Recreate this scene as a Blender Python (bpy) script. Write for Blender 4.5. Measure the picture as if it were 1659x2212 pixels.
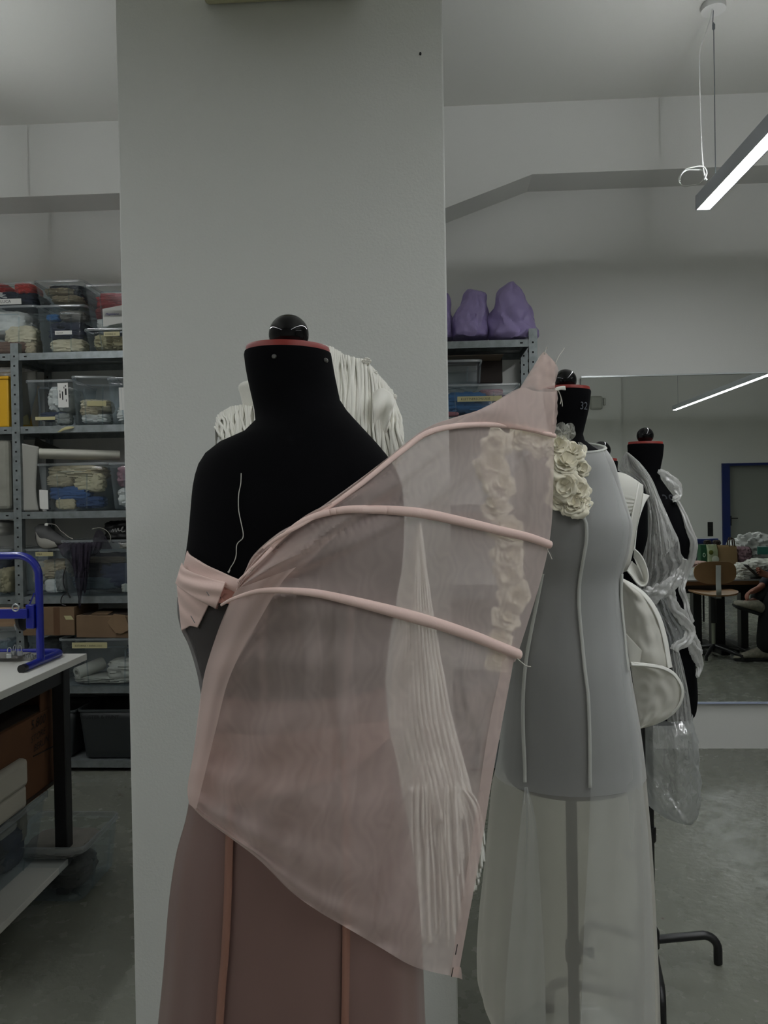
import bpy, math, random
from mathutils import Vector, Matrix, noise
for _o in list(bpy.data.objects): bpy.data.objects.remove(_o)
SC = bpy.context.scene
COL = SC.collection
PI = math.pi
random.seed(7)
# ------------------------------------------------------------------ camera
FPX, CXP, CYP, CAMZ = 1661.0, 829.5, 1106.0, 1.38        # focal length and centre in pixels of the 1659x2212 frame
_yaw, _pit, _rol = math.radians(3.0), math.radians(-0.55), math.radians(0.95)
FW = Vector((-math.sin(_yaw)*math.cos(_pit), math.cos(_yaw)*math.cos(_pit), math.sin(_pit)))
_r0 = Vector((math.cos(_yaw), math.sin(_yaw), 0)); _u0 = _r0.cross(FW)
RT = _r0*math.cos(_rol) - _u0*math.sin(_rol)
UP = _u0*math.cos(_rol) + _r0*math.sin(_rol)
CAM = Vector((0, 0, CAMZ))
cd = bpy.data.cameras.new('camera'); cam = bpy.data.objects.new('camera', cd); COL.objects.link(cam)
cd.sensor_fit = 'HORIZONTAL'; cd.sensor_width = 36.0; cd.lens = 36.0*FPX/1659.0; cd.clip_start = 0.05
cam.matrix_world = Matrix(((RT.x, UP.x, -FW.x, 0), (RT.y, UP.y, -FW.y, 0), (RT.z, UP.z, -FW.z, CAMZ), (0, 0, 0, 1)))
SC.camera = cam
# ------------------------------------------------------------------ world, exposure
SC.view_settings.view_transform = 'Standard'; SC.view_settings.look = 'None'
SC.view_settings.gamma = 1.0; SC.view_settings.use_curve_mapping = False
SC.view_settings.exposure = 0.0
w = bpy.data.worlds.new('world'); SC.world = w; w.use_nodes = True
w.node_tree.nodes['Background'].inputs[0].default_value = (0.5, 0.5, 0.48, 1)
w.node_tree.nodes['Background'].inputs[1].default_value = 0.0
try:
    SC.cycles.transparent_max_bounces = 32; SC.cycles.max_bounces = 8; SC.cycles.diffuse_bounces = 4
    SC.cycles.sample_clamp_indirect = 4.0; SC.cycles.caustics_reflective = True; SC.cycles.caustics_refractive = False
    SC.cycles.use_denoising = True
except Exception:
    pass
LAMP_DOWN, LAMP_UP = 39.0, 212.0            # radiance of the lamps' lower and upper diffusers
# ------------------------------------------------------------------ pixel helpers: a pixel seen at a chosen depth becomes a point of the room
def ray(x, y):
    d = FW*FPX + RT*(x-CXP) - UP*(y-CYP)
    return d/d.y
def at(x, y, Y): return CAM + ray(x, y)*Y
def atz(x, y, z):
    d = ray(x, y); return CAM + d*((z-CAMZ)/d.z)
def atx(x, y, X):
    d = ray(x, y); return CAM + d*(X/d.x)
YM = 4.31                                   # mirror plane
def atm(x, y, d):                           # a point seen in the mirror at unfolded depth d
    p = at(x, y, d); return Vector((p.x, 2*YM-p.y, p.z))
# ------------------------------------------------------------------ maths helpers
def resample(pts, n):
    pts = [tuple(p) for p in pts]; k = len(pts[0]); m = len(pts); out = []
    L = [0]
    for i in range(1, m): L.append(L[-1] + math.dist(pts[i], pts[i-1]) + 1e-9)
    for j in range(n):
        s = L[-1]*j/(n-1); i = 0
        while i < m-2 and L[i+1] < s: i += 1
        t = (s-L[i])/(L[i+1]-L[i])
        p0, p1, p2, p3 = pts[max(i-1, 0)], pts[i], pts[i+1], pts[min(i+2, m-1)]
        out.append(tuple(0.5*(2*p1[c]+(p2[c]-p0[c])*t+(2*p0[c]-5*p1[c]+4*p2[c]-p3[c])*t*t+(3*p1[c]-p0[c]-3*p2[c]+p3[c])*t**3) for c in range(k)))
    return out
def mono(xs, ys):                           # monotone cubic interpolation
    n = len(xs); d = [(ys[i+1]-ys[i])/(xs[i+1]-xs[i]) for i in range(n-1)]
    m = [d[0]] + [0 if d[i-1]*d[i] <= 0 else 2*d[i-1]*d[i]/(d[i-1]+d[i]) for i in range(1, n-1)] + [d[-1]]
    def f(x):
        if x <= xs[0]: return ys[0]
        if x >= xs[-1]: return ys[-1]
        i = 0
        while xs[i+1] < x: i += 1
        h = xs[i+1]-xs[i]; t = (x-xs[i])/h
        return ys[i]*(2*t**3-3*t*t+1)+h*m[i]*(t**3-2*t*t+t)+ys[i+1]*(-2*t**3+3*t*t)+h*m[i+1]*(t**3-t*t)
    return f
def lerp(a, b, t): return a+(b-a)*t
def nz(x, y=0, z=0): return noise.noise(Vector((x, y, z)))
# ------------------------------------------------------------------ materials
def s2l(c): return c/12.92 if c <= 0.04045 else ((c+0.055)/1.055)**2.4
def hexc(h): return tuple(s2l(int(h[i:i+2], 16)/255) for i in (0, 2, 4))+(1,)
MATS = {}
def newmat(name):
    m = bpy.data.materials.new(name); m.use_nodes = True; m.node_tree.nodes.clear()
    return m, m.node_tree.nodes, m.node_tree.links
def mat(name, col, rough=0.6, metal=0.0, var=0.0, vscale=8.0, bump=0.0, bscale=60.0, spec=0.5, sheen=0.0, stretch=None, coat=0.0):
    if name in MATS: return MATS[name]
    m, N, L = newmat(name)
    out = N.new('ShaderNodeOutputMaterial'); b = N.new('ShaderNodeBsdfPrincipled'); L.new(b.outputs[0], out.inputs[0])
    c = hexc(col) if isinstance(col, str) else tuple(col)+(1,)
    b.inputs['Base Color'].default_value = c; b.inputs['Roughness'].default_value = rough; b.inputs['Metallic'].default_value = metal
    b.inputs['Specular IOR Level'].default_value = spec
    if sheen: b.inputs['Sheen Weight'].default_value = sheen
    if coat: b.inputs['Coat Weight'].default_value = coat
    if var or bump:
        tc = N.new('ShaderNodeTexCoord'); mp = N.new('ShaderNodeMapping'); L.new(tc.outputs['Object'], mp.inputs[0])
        if stretch: mp.inputs['Scale'].default_value = stretch
    if var:
        n = N.new('ShaderNodeTexNoise'); n.inputs['Scale'].default_value = vscale; n.inputs['Detail'].default_value = 5
        L.new(mp.outputs[0], n.inputs['Vector'])
        r = N.new('ShaderNodeValToRGB'); L.new(n.outputs['Fac'], r.inputs[0])
        r.color_ramp.elements[0].position = 0.3; r.color_ramp.elements[1].position = 0.7
        r.color_ramp.elements[0].color = tuple(x*(1-var) for x in c[:3])+(1,)
        r.color_ramp.elements[1].color = tuple(min(1, x*(1+var)) for x in c[:3])+(1,)
        L.new(r.outputs[0], b.inputs['Base Color'])
    if bump:
        n = N.new('ShaderNodeTexNoise'); n.inputs['Scale'].default_value = bscale; n.inputs['Detail'].default_value = 4
        L.new(mp.outputs[0], n.inputs['Vector'])
        bp = N.new('ShaderNodeBump'); bp.inputs['Strength'].default_value = bump; bp.inputs['Distance'].default_value = 0.004
        L.new(n.outputs['Fac'], bp.inputs['Height']); L.new(bp.outputs[0], b.inputs['Normal'])
    MATS[name] = m; return m
def sheer(name, col, opac, trans=0.4, edge=0.45, tint=(1, 1, 1), gloss=0.0, grough=0.3, var=0.0, vscale=6.0, stretch=(1, 1, 1), moire=0.0):
    """open-weave cloth or film: part of the light passes straight through, more of it is stopped where the cloth turns edge-on"""
    if name in MATS: return MATS[name]
    m, N, L = newmat(name)
    out = N.new('ShaderNodeOutputMaterial')
    c = hexc(col)
    df = N.new('ShaderNodeBsdfDiffuse'); df.inputs[0].default_value = c
    tl = N.new('ShaderNodeBsdfTranslucent'); tl.inputs[0].default_value = c
    mx = N.new('ShaderNodeMixShader'); mx.inputs[0].default_value = trans
    L.new(df.outputs[0], mx.inputs[1]); L.new(tl.outputs[0], mx.inputs[2])
    body = mx
    if gloss:
        gl = N.new('ShaderNodeBsdfGlossy'); gl.inputs['Roughness'].default_value = grough
        m2 = N.new('ShaderNodeMixShader'); m2.inputs[0].default_value = gloss
        L.new(mx.outputs[0], m2.inputs[1]); L.new(gl.outputs[0], m2.inputs[2]); body = m2
    tr = N.new('ShaderNodeBsdfTransparent'); tr.inputs[0].default_value = tuple(tint)+(1,)
    lw = N.new('ShaderNodeLayerWeight'); lw.inputs[0].default_value = 0.35
    ma = N.new('ShaderNodeMath'); ma.operation = 'MULTIPLY_ADD'
    ma.inputs[1].default_value = edge; ma.inputs[2].default_value = opac
    L.new(lw.outputs['Facing'], ma.inputs[0])
    fac = ma
    if var:
        tc = N.new('ShaderNodeTexCoord'); mp = N.new('ShaderNodeMapping'); mp.inputs['Scale'].default_value = stretch
        L.new(tc.outputs['Object'], mp.inputs[0])
        n = N.new('ShaderNodeTexNoise'); n.inputs['Scale'].default_value = vscale; n.inputs['Detail'].default_value = 4
        n.inputs['Distortion'].default_value = 0.6
        L.new(mp.outputs[0], n.inputs['Vector'])
        a2 = N.new('ShaderNodeMath'); a2.operation = 'MULTIPLY_ADD'; a2.inputs[1].default_value = var*2
        L.new(n.outputs['Fac'], a2.inputs[0]); 
        sb = N.new('ShaderNodeMath'); sb.operation = 'SUBTRACT'; sb.inputs[1].default_value = var
        L.new(fac.outputs[0], sb.inputs[0]); L.new(sb.outputs[0], a2.inputs[2]); fac = a2
    if moire:
        tc2 = N.new('ShaderNodeTexCoord'); wv = N.new('ShaderNodeTexWave'); wv.inputs['Scale'].default_value = 22; wv.inputs['Distortion'].default_value = 22
        wv.inputs['Detail'].default_value = 2; wv.inputs['Detail Scale'].default_value = 0.7; L.new(tc2.outputs['Object'], wv.inputs['Vector'])
        a3 = N.new('ShaderNodeMath'); a3.operation = 'MULTIPLY_ADD'; a3.inputs[1].default_value = moire; L.new(wv.outputs['Fac'], a3.inputs[0]); L.new(fac.outputs[0], a3.inputs[2]); fac = a3
    cl = N.new('ShaderNodeClamp'); L.new(fac.outputs[0], cl.inputs[0]); cl.inputs[1].default_value = 0.0; cl.inputs[2].default_value = 0.97
    fm = N.new('ShaderNodeMixShader'); L.new(cl.outputs[0], fm.inputs[0]); L.new(tr.outputs[0], fm.inputs[1]); L.new(body.outputs[0], fm.inputs[2])
    L.new(fm.outputs[0], out.inputs[0])
    MATS[name] = m; return m
def emit(name, col, s):
    if name in MATS: return MATS[name]
    m, N, L = newmat(name); out = N.new('ShaderNodeOutputMaterial'); e = N.new('ShaderNodeEmission')
    e.inputs[0].default_value = hexc(col); e.inputs[1].default_value = s; L.new(e.outputs[0], out.inputs[0])
    MATS[name] = m; return m
# ------------------------------------------------------------------ objects
ROOTM = {}
def tag(o, label=None, cat=None, group=None, kind=None):
    if label: o['label'] = label
    if cat: o['category'] = cat
    if group: o['group'] = group
    if kind: o['kind'] = kind
    return o
def thing(name, label, cat, loc=(0, 0, 0), rz=0.0, group=None):
    o = bpy.data.objects.new(name, None); COL.objects.link(o); o.empty_display_size = 0.05
    o.location = loc; o.rotation_euler = (0, 0, rz)
    ROOTM[o.name] = Matrix.Translation(Vector(loc)) @ Matrix.Rotation(rz, 4, 'Z')
    return tag(o, label, cat, group)
class MB:
    def __init__(s): s.v = []; s.f = []; s.m = []; s.cur = 0; s.flat = set()
    def quad(s, a, b, c, d):
        i = len(s.v); s.v += [Vector(a), Vector(b), Vector(c), Vector(d)]; s.add((i, i+1, i+2, i+3)); return s
    def add(s, f): s.f.append(tuple(f)); s.m.append(s.cur)
    def poly(s, pts):
        i = len(s.v); s.v += [Vector(p) for p in pts]; s.add(range(i, i+len(pts))); return s
    def box(s, c, d, rz=0.0, taper=1.0, M=None):
        c = Vector(c); i = len(s.v); ca, sa = math.cos(rz), math.sin(rz)
        for z in (-1, 1):
            k = taper if z < 0 else 1.0
            for x, y in ((-1, -1), (1, -1), (1, 1), (-1, 1)):
                p = Vector((x*d[0]/2*k, y*d[1]/2*k, z*d[2]/2)); p = Vector((p.x*ca-p.y*sa, p.x*sa+p.y*ca, p.z))
                if M: p = M @ p
                s.v.append(c+p)
        for f in ((3, 2, 1, 0), (4, 5, 6, 7), (0, 1, 5, 4), (1, 2, 6, 5), (2, 3, 7, 6), (3, 0, 4, 7)): s.add(i+k for k in f)
        return s
    def bar(s, a, b, wx, wy):                   # rectangular bar between two points
        a, b = Vector(a), Vector(b); t = (b-a).normalized(); u = t.cross(Vector((0, 0, 1)))
        if u.length < 1e-4: u = Vector((1, 0, 0))
        u.normalize(); v = u.cross(t); i = len(s.v)
        for p in (a, b):
            for x, y in ((-1, -1), (1, -1), (1, 1), (-1, 1)): s.v.append(p+u*x*wx/2+v*y*wy/2)
        for f in ((3, 2, 1, 0), (4, 5, 6, 7), (0, 1, 5, 4), (1, 2, 6, 5), (2, 3, 7, 6), (3, 0, 4, 7)): s.add(i+k for k in f)
        return s
    def loft(s, rings, cap0=True, cap1=True, closed=True):
        i0 = len(s.v); n = len(rings[0])
        for r in rings: s.v += [Vector(p) for p in r]
        for a in range(len(rings)-1):
            for k in range(n if closed else n-1):
                k2 = (k+1) % n
                s.add((i0+a*n+k, i0+a*n+k2, i0+(a+1)*n+k2, i0+(a+1)*n+k))
        if closed and cap0: s.add([i0+k for k in range(n)][::-1])
        if closed and cap1: s.add([i0+(len(rings)-1)*n+k for k in range(n)])
        return s
    def grid(s, rows): return s.loft(rows, False, False, False)
    def tube(s, pts, r, n=8, closed=False, squash=None, caps=True):
        pts = [Vector(p) for p in pts]; m = len(pts); rings = []
        u = None
        for i, p in enumerate(pts):
            if closed: t = pts[(i+1) % m]-pts[i-1]
            else: t = pts[min(i+1, m-1)]-pts[max(i-1, 0)]
            t.normalize()
            if u is None:
                u = t.cross(Vector((0, 0, 1)))
                if u.length < 1e-3: u = t.cross(Vector((1, 0, 0)))
            u = (u - t*u.dot(t)); u.normalize(); v = t.cross(u)
            rr = r[i] if isinstance(r, (list, tuple)) else r
            rings.append([p+(u*math.cos(2*PI*k/n)+v*math.sin(2*PI*k/n)*(squash or 1))*rr for k in range(n)])
        if closed: rings.append(rings[0]); return s.loft(rings, False, False)
        return s.loft(rings, caps, caps)
    def lathe(s, prof, c=(0, 0, 0), n=24, axis='Z', cap0=True, cap1=True):
        c = Vector(c); rings = []
        for r, z in prof:
            ring = []
            for k in range(n):
                a = 2*PI*k/n; x, y = r*math.cos(a), r*math.sin(a)
                ring.append(c + (Vector((x, y, z)) if axis == 'Z' else Vector((z, x, y)) if axis == 'X' else Vector((y, z, x))))
            rings.append(ring)
        return s.loft(rings, cap0, cap1)
    def ball(s, c, r, nu=20, nv=12, f=None):
        if not isinstance(r, (tuple, list)): r = (r, r, r)
        rings = []
        for j in range(nv+1):
            ph = -PI/2+PI*(j*0.998+0.001*nv)/nv; ring = []
            for k in range(nu):
                a = 2*PI*k/nu; d = Vector((math.cos(ph)*math.cos(a), math.cos(ph)*math.sin(a), math.sin(ph)))
                g = f(d) if f else 1.0
                ring.append(Vector(c)+Vector((d.x*r[0], d.y*r[1], d.z*r[2]))*g)
            rings.append(ring)
        return s.loft(rings)
    def lump(s, c, d, seed=0, fold=0.16, box=0.45, freq=3.2, nu=44, nv=28, zf=2.6):
        """crumpled cloth: a rounded box pushed in and out by folds"""
        o = Vector((seed*7.31, seed*3.17, seed*1.93))
        def f(v):
            q = (abs(v.x)**(2/box)+abs(v.y)**(2/box)+abs(v.z)**(2/box))**(-box/2) if box < 1 else 1
            p = v*freq*0.6+o
            a = 1-abs(noise.noise(Vector((p.x*1.1, p.y*1.1, p.z*zf))))*2.0
            b = noise.noise(p*2.3)
            return q*(1-fold+fold*a+fold*0.5*b)
        return s.ball(c, (d[0]/2, d[1]/2, d[2]/2), nu, nv, f)
    def jitter(s, amp, scale, seed=0):
        o = Vector((seed*5.7, seed*2.3, seed*9.1))
        for i, p in enumerate(s.v):
            q = p*scale+o
            s.v[i] = p+Vector((noise.noise(q), noise.noise(q+Vector((31, 7, 3))), noise.noise(q+Vector((5, 53, 17)))))*amp
        return s
    def build(s, name, m, parent=None, local=False, smooth=True, solid=0.0, bevel=0.0, sub=0, kind=None, label=None):
        me = bpy.data.meshes.new(name); vs = s.v
        o = bpy.data.objects.new(name, me)
        if parent is not None:
            M = ROOTM[parent.name]
            if not local:
                Mi = M.inverted(); vs = [Mi @ p for p in vs]
            o.parent = parent
        elif not local:
            lo = Vector((min(p.x for p in vs), min(p.y for p in vs), min(p.z for p in vs))); hi = Vector((max(p.x for p in vs), max(p.y for p in vs), max(p.z for p in vs)))
            base = Vector(((lo.x+hi.x)/2, (lo.y+hi.y)/2, lo.z)); o.location = base; vs = [p-base for p in vs]
            M = Matrix.Translation(base)
        else: M = Matrix.Identity(4)
        me.from_pydata([tuple(p) for p in vs], [], s.f); me.update()
        ml = m if isinstance(m, (list, tuple)) else [m]
        for x in ml: me.materials.append(x)
        if len(ml) > 1: me.polygons.foreach_set('material_index', s.m)
        if smooth:
            me.polygons.foreach_set('use_smooth', [True]*len(me.polygons))
            try: me.set_sharp_from_angle(angle=math.radians(48))
            except Exception: pass
        COL.objects.link(o); ROOTM[o.name] = M
        if solid:
            q = o.modifiers.new('thickness', 'SOLIDIFY'); q.thickness = solid; q.offset = 0
        if bevel:
            q = o.modifiers.new('bevel', 'BEVEL'); q.width = bevel; q.segments = 2; q.limit_method = 'ANGLE'
        if sub:
            q = o.modifiers.new('subdivision', 'SUBSURF'); q.levels = sub; q.render_levels = sub
        if kind: o['kind'] = kind
        if label: o['label'] = label
        return o
def single(name, mb, m, label, cat, group=None, **k):
    return tag(mb.build(name, m, **k), label, cat, group)
def struct(name, mb, m, parent=None, **k):
    o = mb.build(name, m, parent, **k)
    if parent is None: o['kind'] = 'structure'
    return o
_txt = {}
def text_mb(s, size, org, xd, yd, shear=0.0, align='LEFT', lift=0.0008, mbx=None):
    cu = bpy.data.curves.new('t', 'FONT'); cu.body = s; cu.size = size; cu.shear = shear; cu.align_x = align; cu.resolution_u = 2
    o = bpy.data.objects.new('t', cu); COL.objects.link(o)
    dg = bpy.context.evaluated_depsgraph_get(); me = bpy.data.meshes.new_from_object(o.evaluated_get(dg))
    xd, yd = Vector(xd).normalized(), Vector(yd).normalized(); n = xd.cross(yd)
    mb = mbx or MB(); i = len(mb.v)
    mb.v += [Vector(org)+xd*v.co.x+yd*v.co.y+n*lift for v in me.vertices]
    for p in me.polygons: mb.add(i+k for k in p.vertices)
    bpy.data.objects.remove(o); bpy.data.curves.remove(cu); bpy.data.meshes.remove(me)
    return mb
def pxl(pts, Y=None): return [at(p[0], p[1], p[2] if len(p) > 2 else Y) for p in pts]
def px_rings(rows, Y, n=48, m=50, fold=None, off=0.0, ex=1.0, dy=0.0):
    """rows: (py, x_left, x_right, half_depth[, tilt]); the body turned about the plane y=Y"""
    ys = [r[0] for r in rows]; F = [mono(ys, [(r[k] if k < len(r) else 0.0) for r in rows]) for k in (1, 2, 3, 4)]
    rings = []
    for j in range(m):
        py = lerp(ys[0], ys[-1], j/(m-1)); xl, xr, d, tl = [f(py) for f in F]
        A, B = at(xl, py, Y), at(xr, py, Y); c = (A+B)/2; h = (B-A)/2; hl = h.length; h = h*((hl+off)/hl); d = d+off
        ring = []
        for k in range(n):
            t = 2*PI*k/n; ct, st = math.cos(t), math.sin(t)
            if ex != 1.0: ct, st = math.copysign(abs(ct)**ex, ct), math.copysign(abs(st)**ex, st)
            g = fold(t, j/(m-1)) if fold else 1.0
            ring.append(c+h*ct*g+Vector((0, st*d*g+dy, tl*st)))
        rings.append(ring)
    return rings
_FT = {}
def front_y(rows, Y, px, py, off=0.0):
    """depth at which the line of sight through a pixel first meets such a body"""
    key = (id(rows), Y)
    if key not in _FT:
        ys = [r[0] for r in rows]; F = [mono(ys, [r[k] for r in rows]) for k in (1, 2, 3)]; T = []
        for j in range(201):
            q = lerp(ys[0], ys[-1], j/200); A, B = at(F[0](q), q, Y), at(F[1](q), q, Y)
            T.append((A.z/2+B.z/2, (A.x+B.x)/2, (B.x-A.x)/2, F[2](q)))
        _FT[key] = (rows, T)
    T = _FT[key][1]; d = ray(px, py); z0, z1 = T[0][0], T[-1][0]
    def g(y):
        t = (CAMZ+d.z*y-z0)/(z1-z0)*200; t = min(199.999, max(0.0, t)); i = int(t); f = t-i
        xc, hx, dd = [lerp(T[i][k], T[i+1][k], f) for k in (1, 2, 3)]
        return ((d.x*y-xc)/(hx+off))**2+((y-Y)/(dd+off))**2-1
    a = Y-0.24; best, by = 9e9, Y; n = 24
    for k in range(n+1):
        y = a+(Y+.02-a)*k/n; v = g(y)
        if v < best: best, by = v, y
        if v <= 0:
            lo, hi = y-(Y+.02-a)/n, y
            for _ in range(12):
                m = (lo+hi)/2
                if g(m) <= 0: hi = m
                else: lo = m
            return hi
    return by
def sheet(mb, top, bot, nu, nv, Yf, wob=None):
    """cloth patch between two pixel curves laid at depth Yf(px,py,u,v)"""
    A, B = resample(top, nu), resample(bot, nu); rows = []
    for j in range(nv):
        v = j/(nv-1); row = []
        for i in range(nu):
            u = i/(nu-1); x, y = lerp(A[i][0], B[i][0], v), lerp(A[i][1], B[i][1], v)
            if wob: dx, dyy = wob(u, v); x += dx; y += dyy
            row.append(at(x, y, Yf(x, y, u, v)))
        rows.append(row)
    return mb.grid(rows)
# ================================================================== the room
WALL = mat('white_wall_paint', 'd9d9d5', 0.75, bump=0.12, bscale=120)
COLP = mat('stippled_white_paint', 'd9dad6', 0.7, bump=0.25, bscale=170)
CEIL = mat('ceiling_paint', 'd6d6d0', 0.8, bump=0.06, bscale=90)
def floor_mat():
    m, N, L = newmat('epoxy_floor'); out = N.new('ShaderNodeOutputMaterial'); b = N.new('ShaderNodeBsdfPrincipled'); L.new(b.outputs[0], out.inputs[0])
    tc = N.new('ShaderNodeTexCoord')
    def nzn(sc, det=5, dist=0.0):
        n = N.new('ShaderNodeTexNoise'); n.inputs['Scale'].default_value = sc; n.inputs['Detail'].default_value = det; n.inputs['Distortion'].default_value = dist
        L.new(tc.outputs['Object'], n.inputs['Vector']); return n
    def ramp(n, p0, c0, p1, c1):
        r = N.new('ShaderNodeValToRGB'); L.new(n.outputs['Fac'], r.inputs[0]); e = r.color_ramp.elements
        e[0].position, e[1].position = p0, p1; e[0].color, e[1].color = c0, c1; return r
    base = ramp(nzn(1.6, 6), 0.3, (0.155, 0.16, 0.13, 1), 0.7, (0.205, 0.21, 0.175, 1))
    spots = ramp(nzn(9, 8, 0.4), 0.70, (0, 0, 0, 1), 0.74, (1, 1, 1, 1))
    mx = N.new('ShaderNodeMix'); mx.data_type = 'RGBA'; L.new(spots.outputs[0], mx.inputs[0]); L.new(base.outputs[0], mx.inputs[6]); mx.inputs[7].default_value = (0.09, 0.075, 0.05, 1)
    L.new(mx.outputs[2], b.inputs['Base Color'])
    ro = ramp(nzn(14, 6), 0.3, (0.16, 0.16, 0.16, 1), 0.75, (0.36, 0.36, 0.36, 1)); L.new(ro.outputs[0], b.inputs['Roughness'])
    bp = N.new('ShaderNodeBump'); bp.inputs['Strength'].default_value = 0.13; bp.inputs['Distance'].default_value = 0.01
    L.new(nzn(38, 5).outputs['Fac'], bp.inputs['Height']); L.new(bp.outputs[0], b.inputs['Normal'])
    return m
XL, XR, YB, YW, ZC = -4.6, 6.6, -4.2, 4.33, 3.48
struct('floor', MB().box(((XL+XR)/2, (YB+YW)/2, -0.05), (XR-XL+.4, YW-YB+.4, 0.1)), floor_mat(), smooth=False)
struct('ceiling', MB().box(((XL+XR)/2, (YB+YW)/2, ZC+0.05), (XR-XL+.4, YW-YB+.4, 0.1)), CEIL, smooth=False)
struct('wall_back', MB().box(((XL+XR)/2, YW+0.1, ZC/2), (XR-XL+.4, 0.2, ZC)), WALL, smooth=False)
struct('wall_left', MB().box((XL-0.1, (YB+YW)/2, ZC/2), (0.2, YW-YB, ZC)), WALL, smooth=False)
struct('wall_right', MB().box((XR+0.1, (YB+YW)/2, ZC/2), (0.2, YW-YB, ZC)), WALL, smooth=False)
# front wall (behind the camera, seen in the mirror) with a doorway
dT = atm(1558, 1003, 12.82); DX0, DX1, DZ = dT.x, dT.x+0.92, 1.96
b = MB(); yf = YB-0.1
b.box(((XL+DX0)/2, yf, ZC/2), (DX0-XL, 0.2, ZC)); b.box(((XR+DX1)/2, yf, ZC/2), (XR-DX1, 0.2, ZC)); b.box(((DX0+DX1)/2, yf, (ZC+DZ)/2), (DX1-DX0, 0.2, ZC-DZ))
pc = atm(1342, 900, 12.78).x
b.box(((XL+pc)/2, YB+0.03, ZC/2), (pc-XL, 0.06, ZC))                     # shallow projection of the wall
struct('wall_front', b, WALL, smooth=False)
GREYDOOR = mat('grey_door_paint', '8d908a', 0.5)
BLUEP = mat('blue_gloss_paint', '12245f', 0.35)
fr = struct('door_1', MB().box(((DX0+DX1)/2+.04, YB-0.16, DZ/2), (DX1-DX0-.08, 0.045, DZ)), GREYDOOR, smooth=False)
b = MB(); b.box((DX0+0.06, YB-0.06, DZ/2), (0.12, 0.2, DZ)); b.box(((DX0+DX1)/2, YB-0.07, DZ-0.02), (DX1-DX0, 0.16, 0.04)); b.build('door_frame', BLUEP, fr)
b = MB(); b.box((DX0+0.17, YB-0.12, 1.02), (0.05, 0.03, 0.16)); b.bar((DX0+.17, YB-.09, 1.06), (DX0+.29, YB-.09, 1.06), .018, .018); b.build('door_handle', mat('black_plastic', '0b0b0c', 0.4), fr)
# ceiling beam along the back wall, deepened by a haunch behind the column
zb = 3.105; h0, h1 = at(1150, 372, 4.1), at(965, 446, 4.1); sl = (h0.z-h1.z)/(h0.x-h1.x)
xk = -0.35; zk = h0.z-(h0.x-xk)*sl; xm = xk-0.55; xl2 = -1.55
prof = [(XL, zb-.015), (xl2, zb-.015), (xm, zk), (xk, zk), (h0.x, zb), (XR, zb), (XR, ZC), (XL, ZC)]
b = MB(); f0 = [(x, 4.1, z) for x, z in prof]; f1 = [(x, YW+.02, z) for x, z in prof]
n = len(prof); b.v += [Vector(p) for p in f0+f1]
b.add(range(n)); b.add(range(2*n-1, n-1, -1))
for k in range(n): b.add((k, k+n, (k+1) % n+n, (k+1) % n))
struct('trim_1', b, WALL, smooth=False)
# the column in front
CX0, CX1, CY = -0.752, 0.0635, 1.90
struct('wall_column', MB().box(((CX0+CX1)/2, CY+0.32, ZC/2), (CX1-CX0, 0.64, ZC)), COLP, smooth=False, bevel=0.004)
p0, p1 = at(444, 15, CY), at(789, 2, CY)
b = MB().box(((p0.x+p1.x)/2, (1.62+CY)/2, p0.z+0.09), (p1.x-p0.x, CY-1.62, 0.18))
wb = thing('wall_unit', 'pale box unit fixed high on the white column, cut off by the top edge', 'wall unit', ((p0.x+p1.x)/2, CY, p0.z))
b.build('housing', mat('aged_white_plastic', 'c9c6a4', 0.5), wb, bevel=0.012)
MB().box(((p0.x+p1.x)/2, 1.70, p0.z-0.004), (p1.x-p0.x-.2, 0.09, 0.012)).build('outlet_flap', mat('aged_white_plastic', 'c9c6a4', 0.5), wb, bevel=0.003)
single('screw', MB().lathe([(0.003, 0), (0.003, 0.006), (0.0, 0.007)], at(908, 115, CY-0.004), 10, 'Y'), mat('dark_steel', '2a2a2a', 0.5, 0.6), 'tiny dark screw left in the column face near its upper right edge', 'screw')
# ------------------------------------------------------------------ the mirror
GL, N, L = newmat('mirror_glass'); o_ = N.new('ShaderNodeOutputMaterial'); g_ = N.new('ShaderNodeBsdfGlossy'); g_.inputs['Color'].default_value = (0.80, 0.83, 0.80, 1); g_.inputs['Roughness'].default_value = 0.0; L.new(g_.outputs[0], o_.inputs[0])
mtl, mbl = at(1255, 820, YM), at(1550, 1517, YM); MX0, MX1, MZ0, MZ1 = mtl.x, 3.4, mbl.z, 2.062
mr = thing('wall_mirror', 'large frameless mirror on the back wall showing the far side of the room', 'mirror', ((MX0+MX1)/2, YW, MZ0))
MB().box(((MX0+MX1)/2, (YM+YW)/2, (MZ0+MZ1)/2), (MX1-MX0-.004, YW-YM-.001, MZ1-MZ0-.004)).build('backing', mat('mirror_edge', '23292a', 0.3), mr)
MB().quad((MX0, YM-.001, MZ0), (MX1, YM-.001, MZ0), (MX1, YM-.001, MZ1), (MX0, YM-.001, MZ1)).build('glass', GL, mr, smooth=False)
ALU = mat('brushed_aluminium', 'b9bdbd', 0.3, 0.9)
b = MB(); b.box(((MX0+MX1)/2, YM-.002, MZ1+.004), (MX1-MX0, .016, .008)); b.build('top_rail', ALU, mr)  # metal strip added for the lamp's glint along the bevelled top edge
b = MB(); b.box(((MX0+MX1)/2, YM-.002, MZ0-.003), (MX1-MX0, .016, .008)); b.build('bottom_rail', mat('blue_white_edge', 'aab4d0', 0.3), mr)
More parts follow.
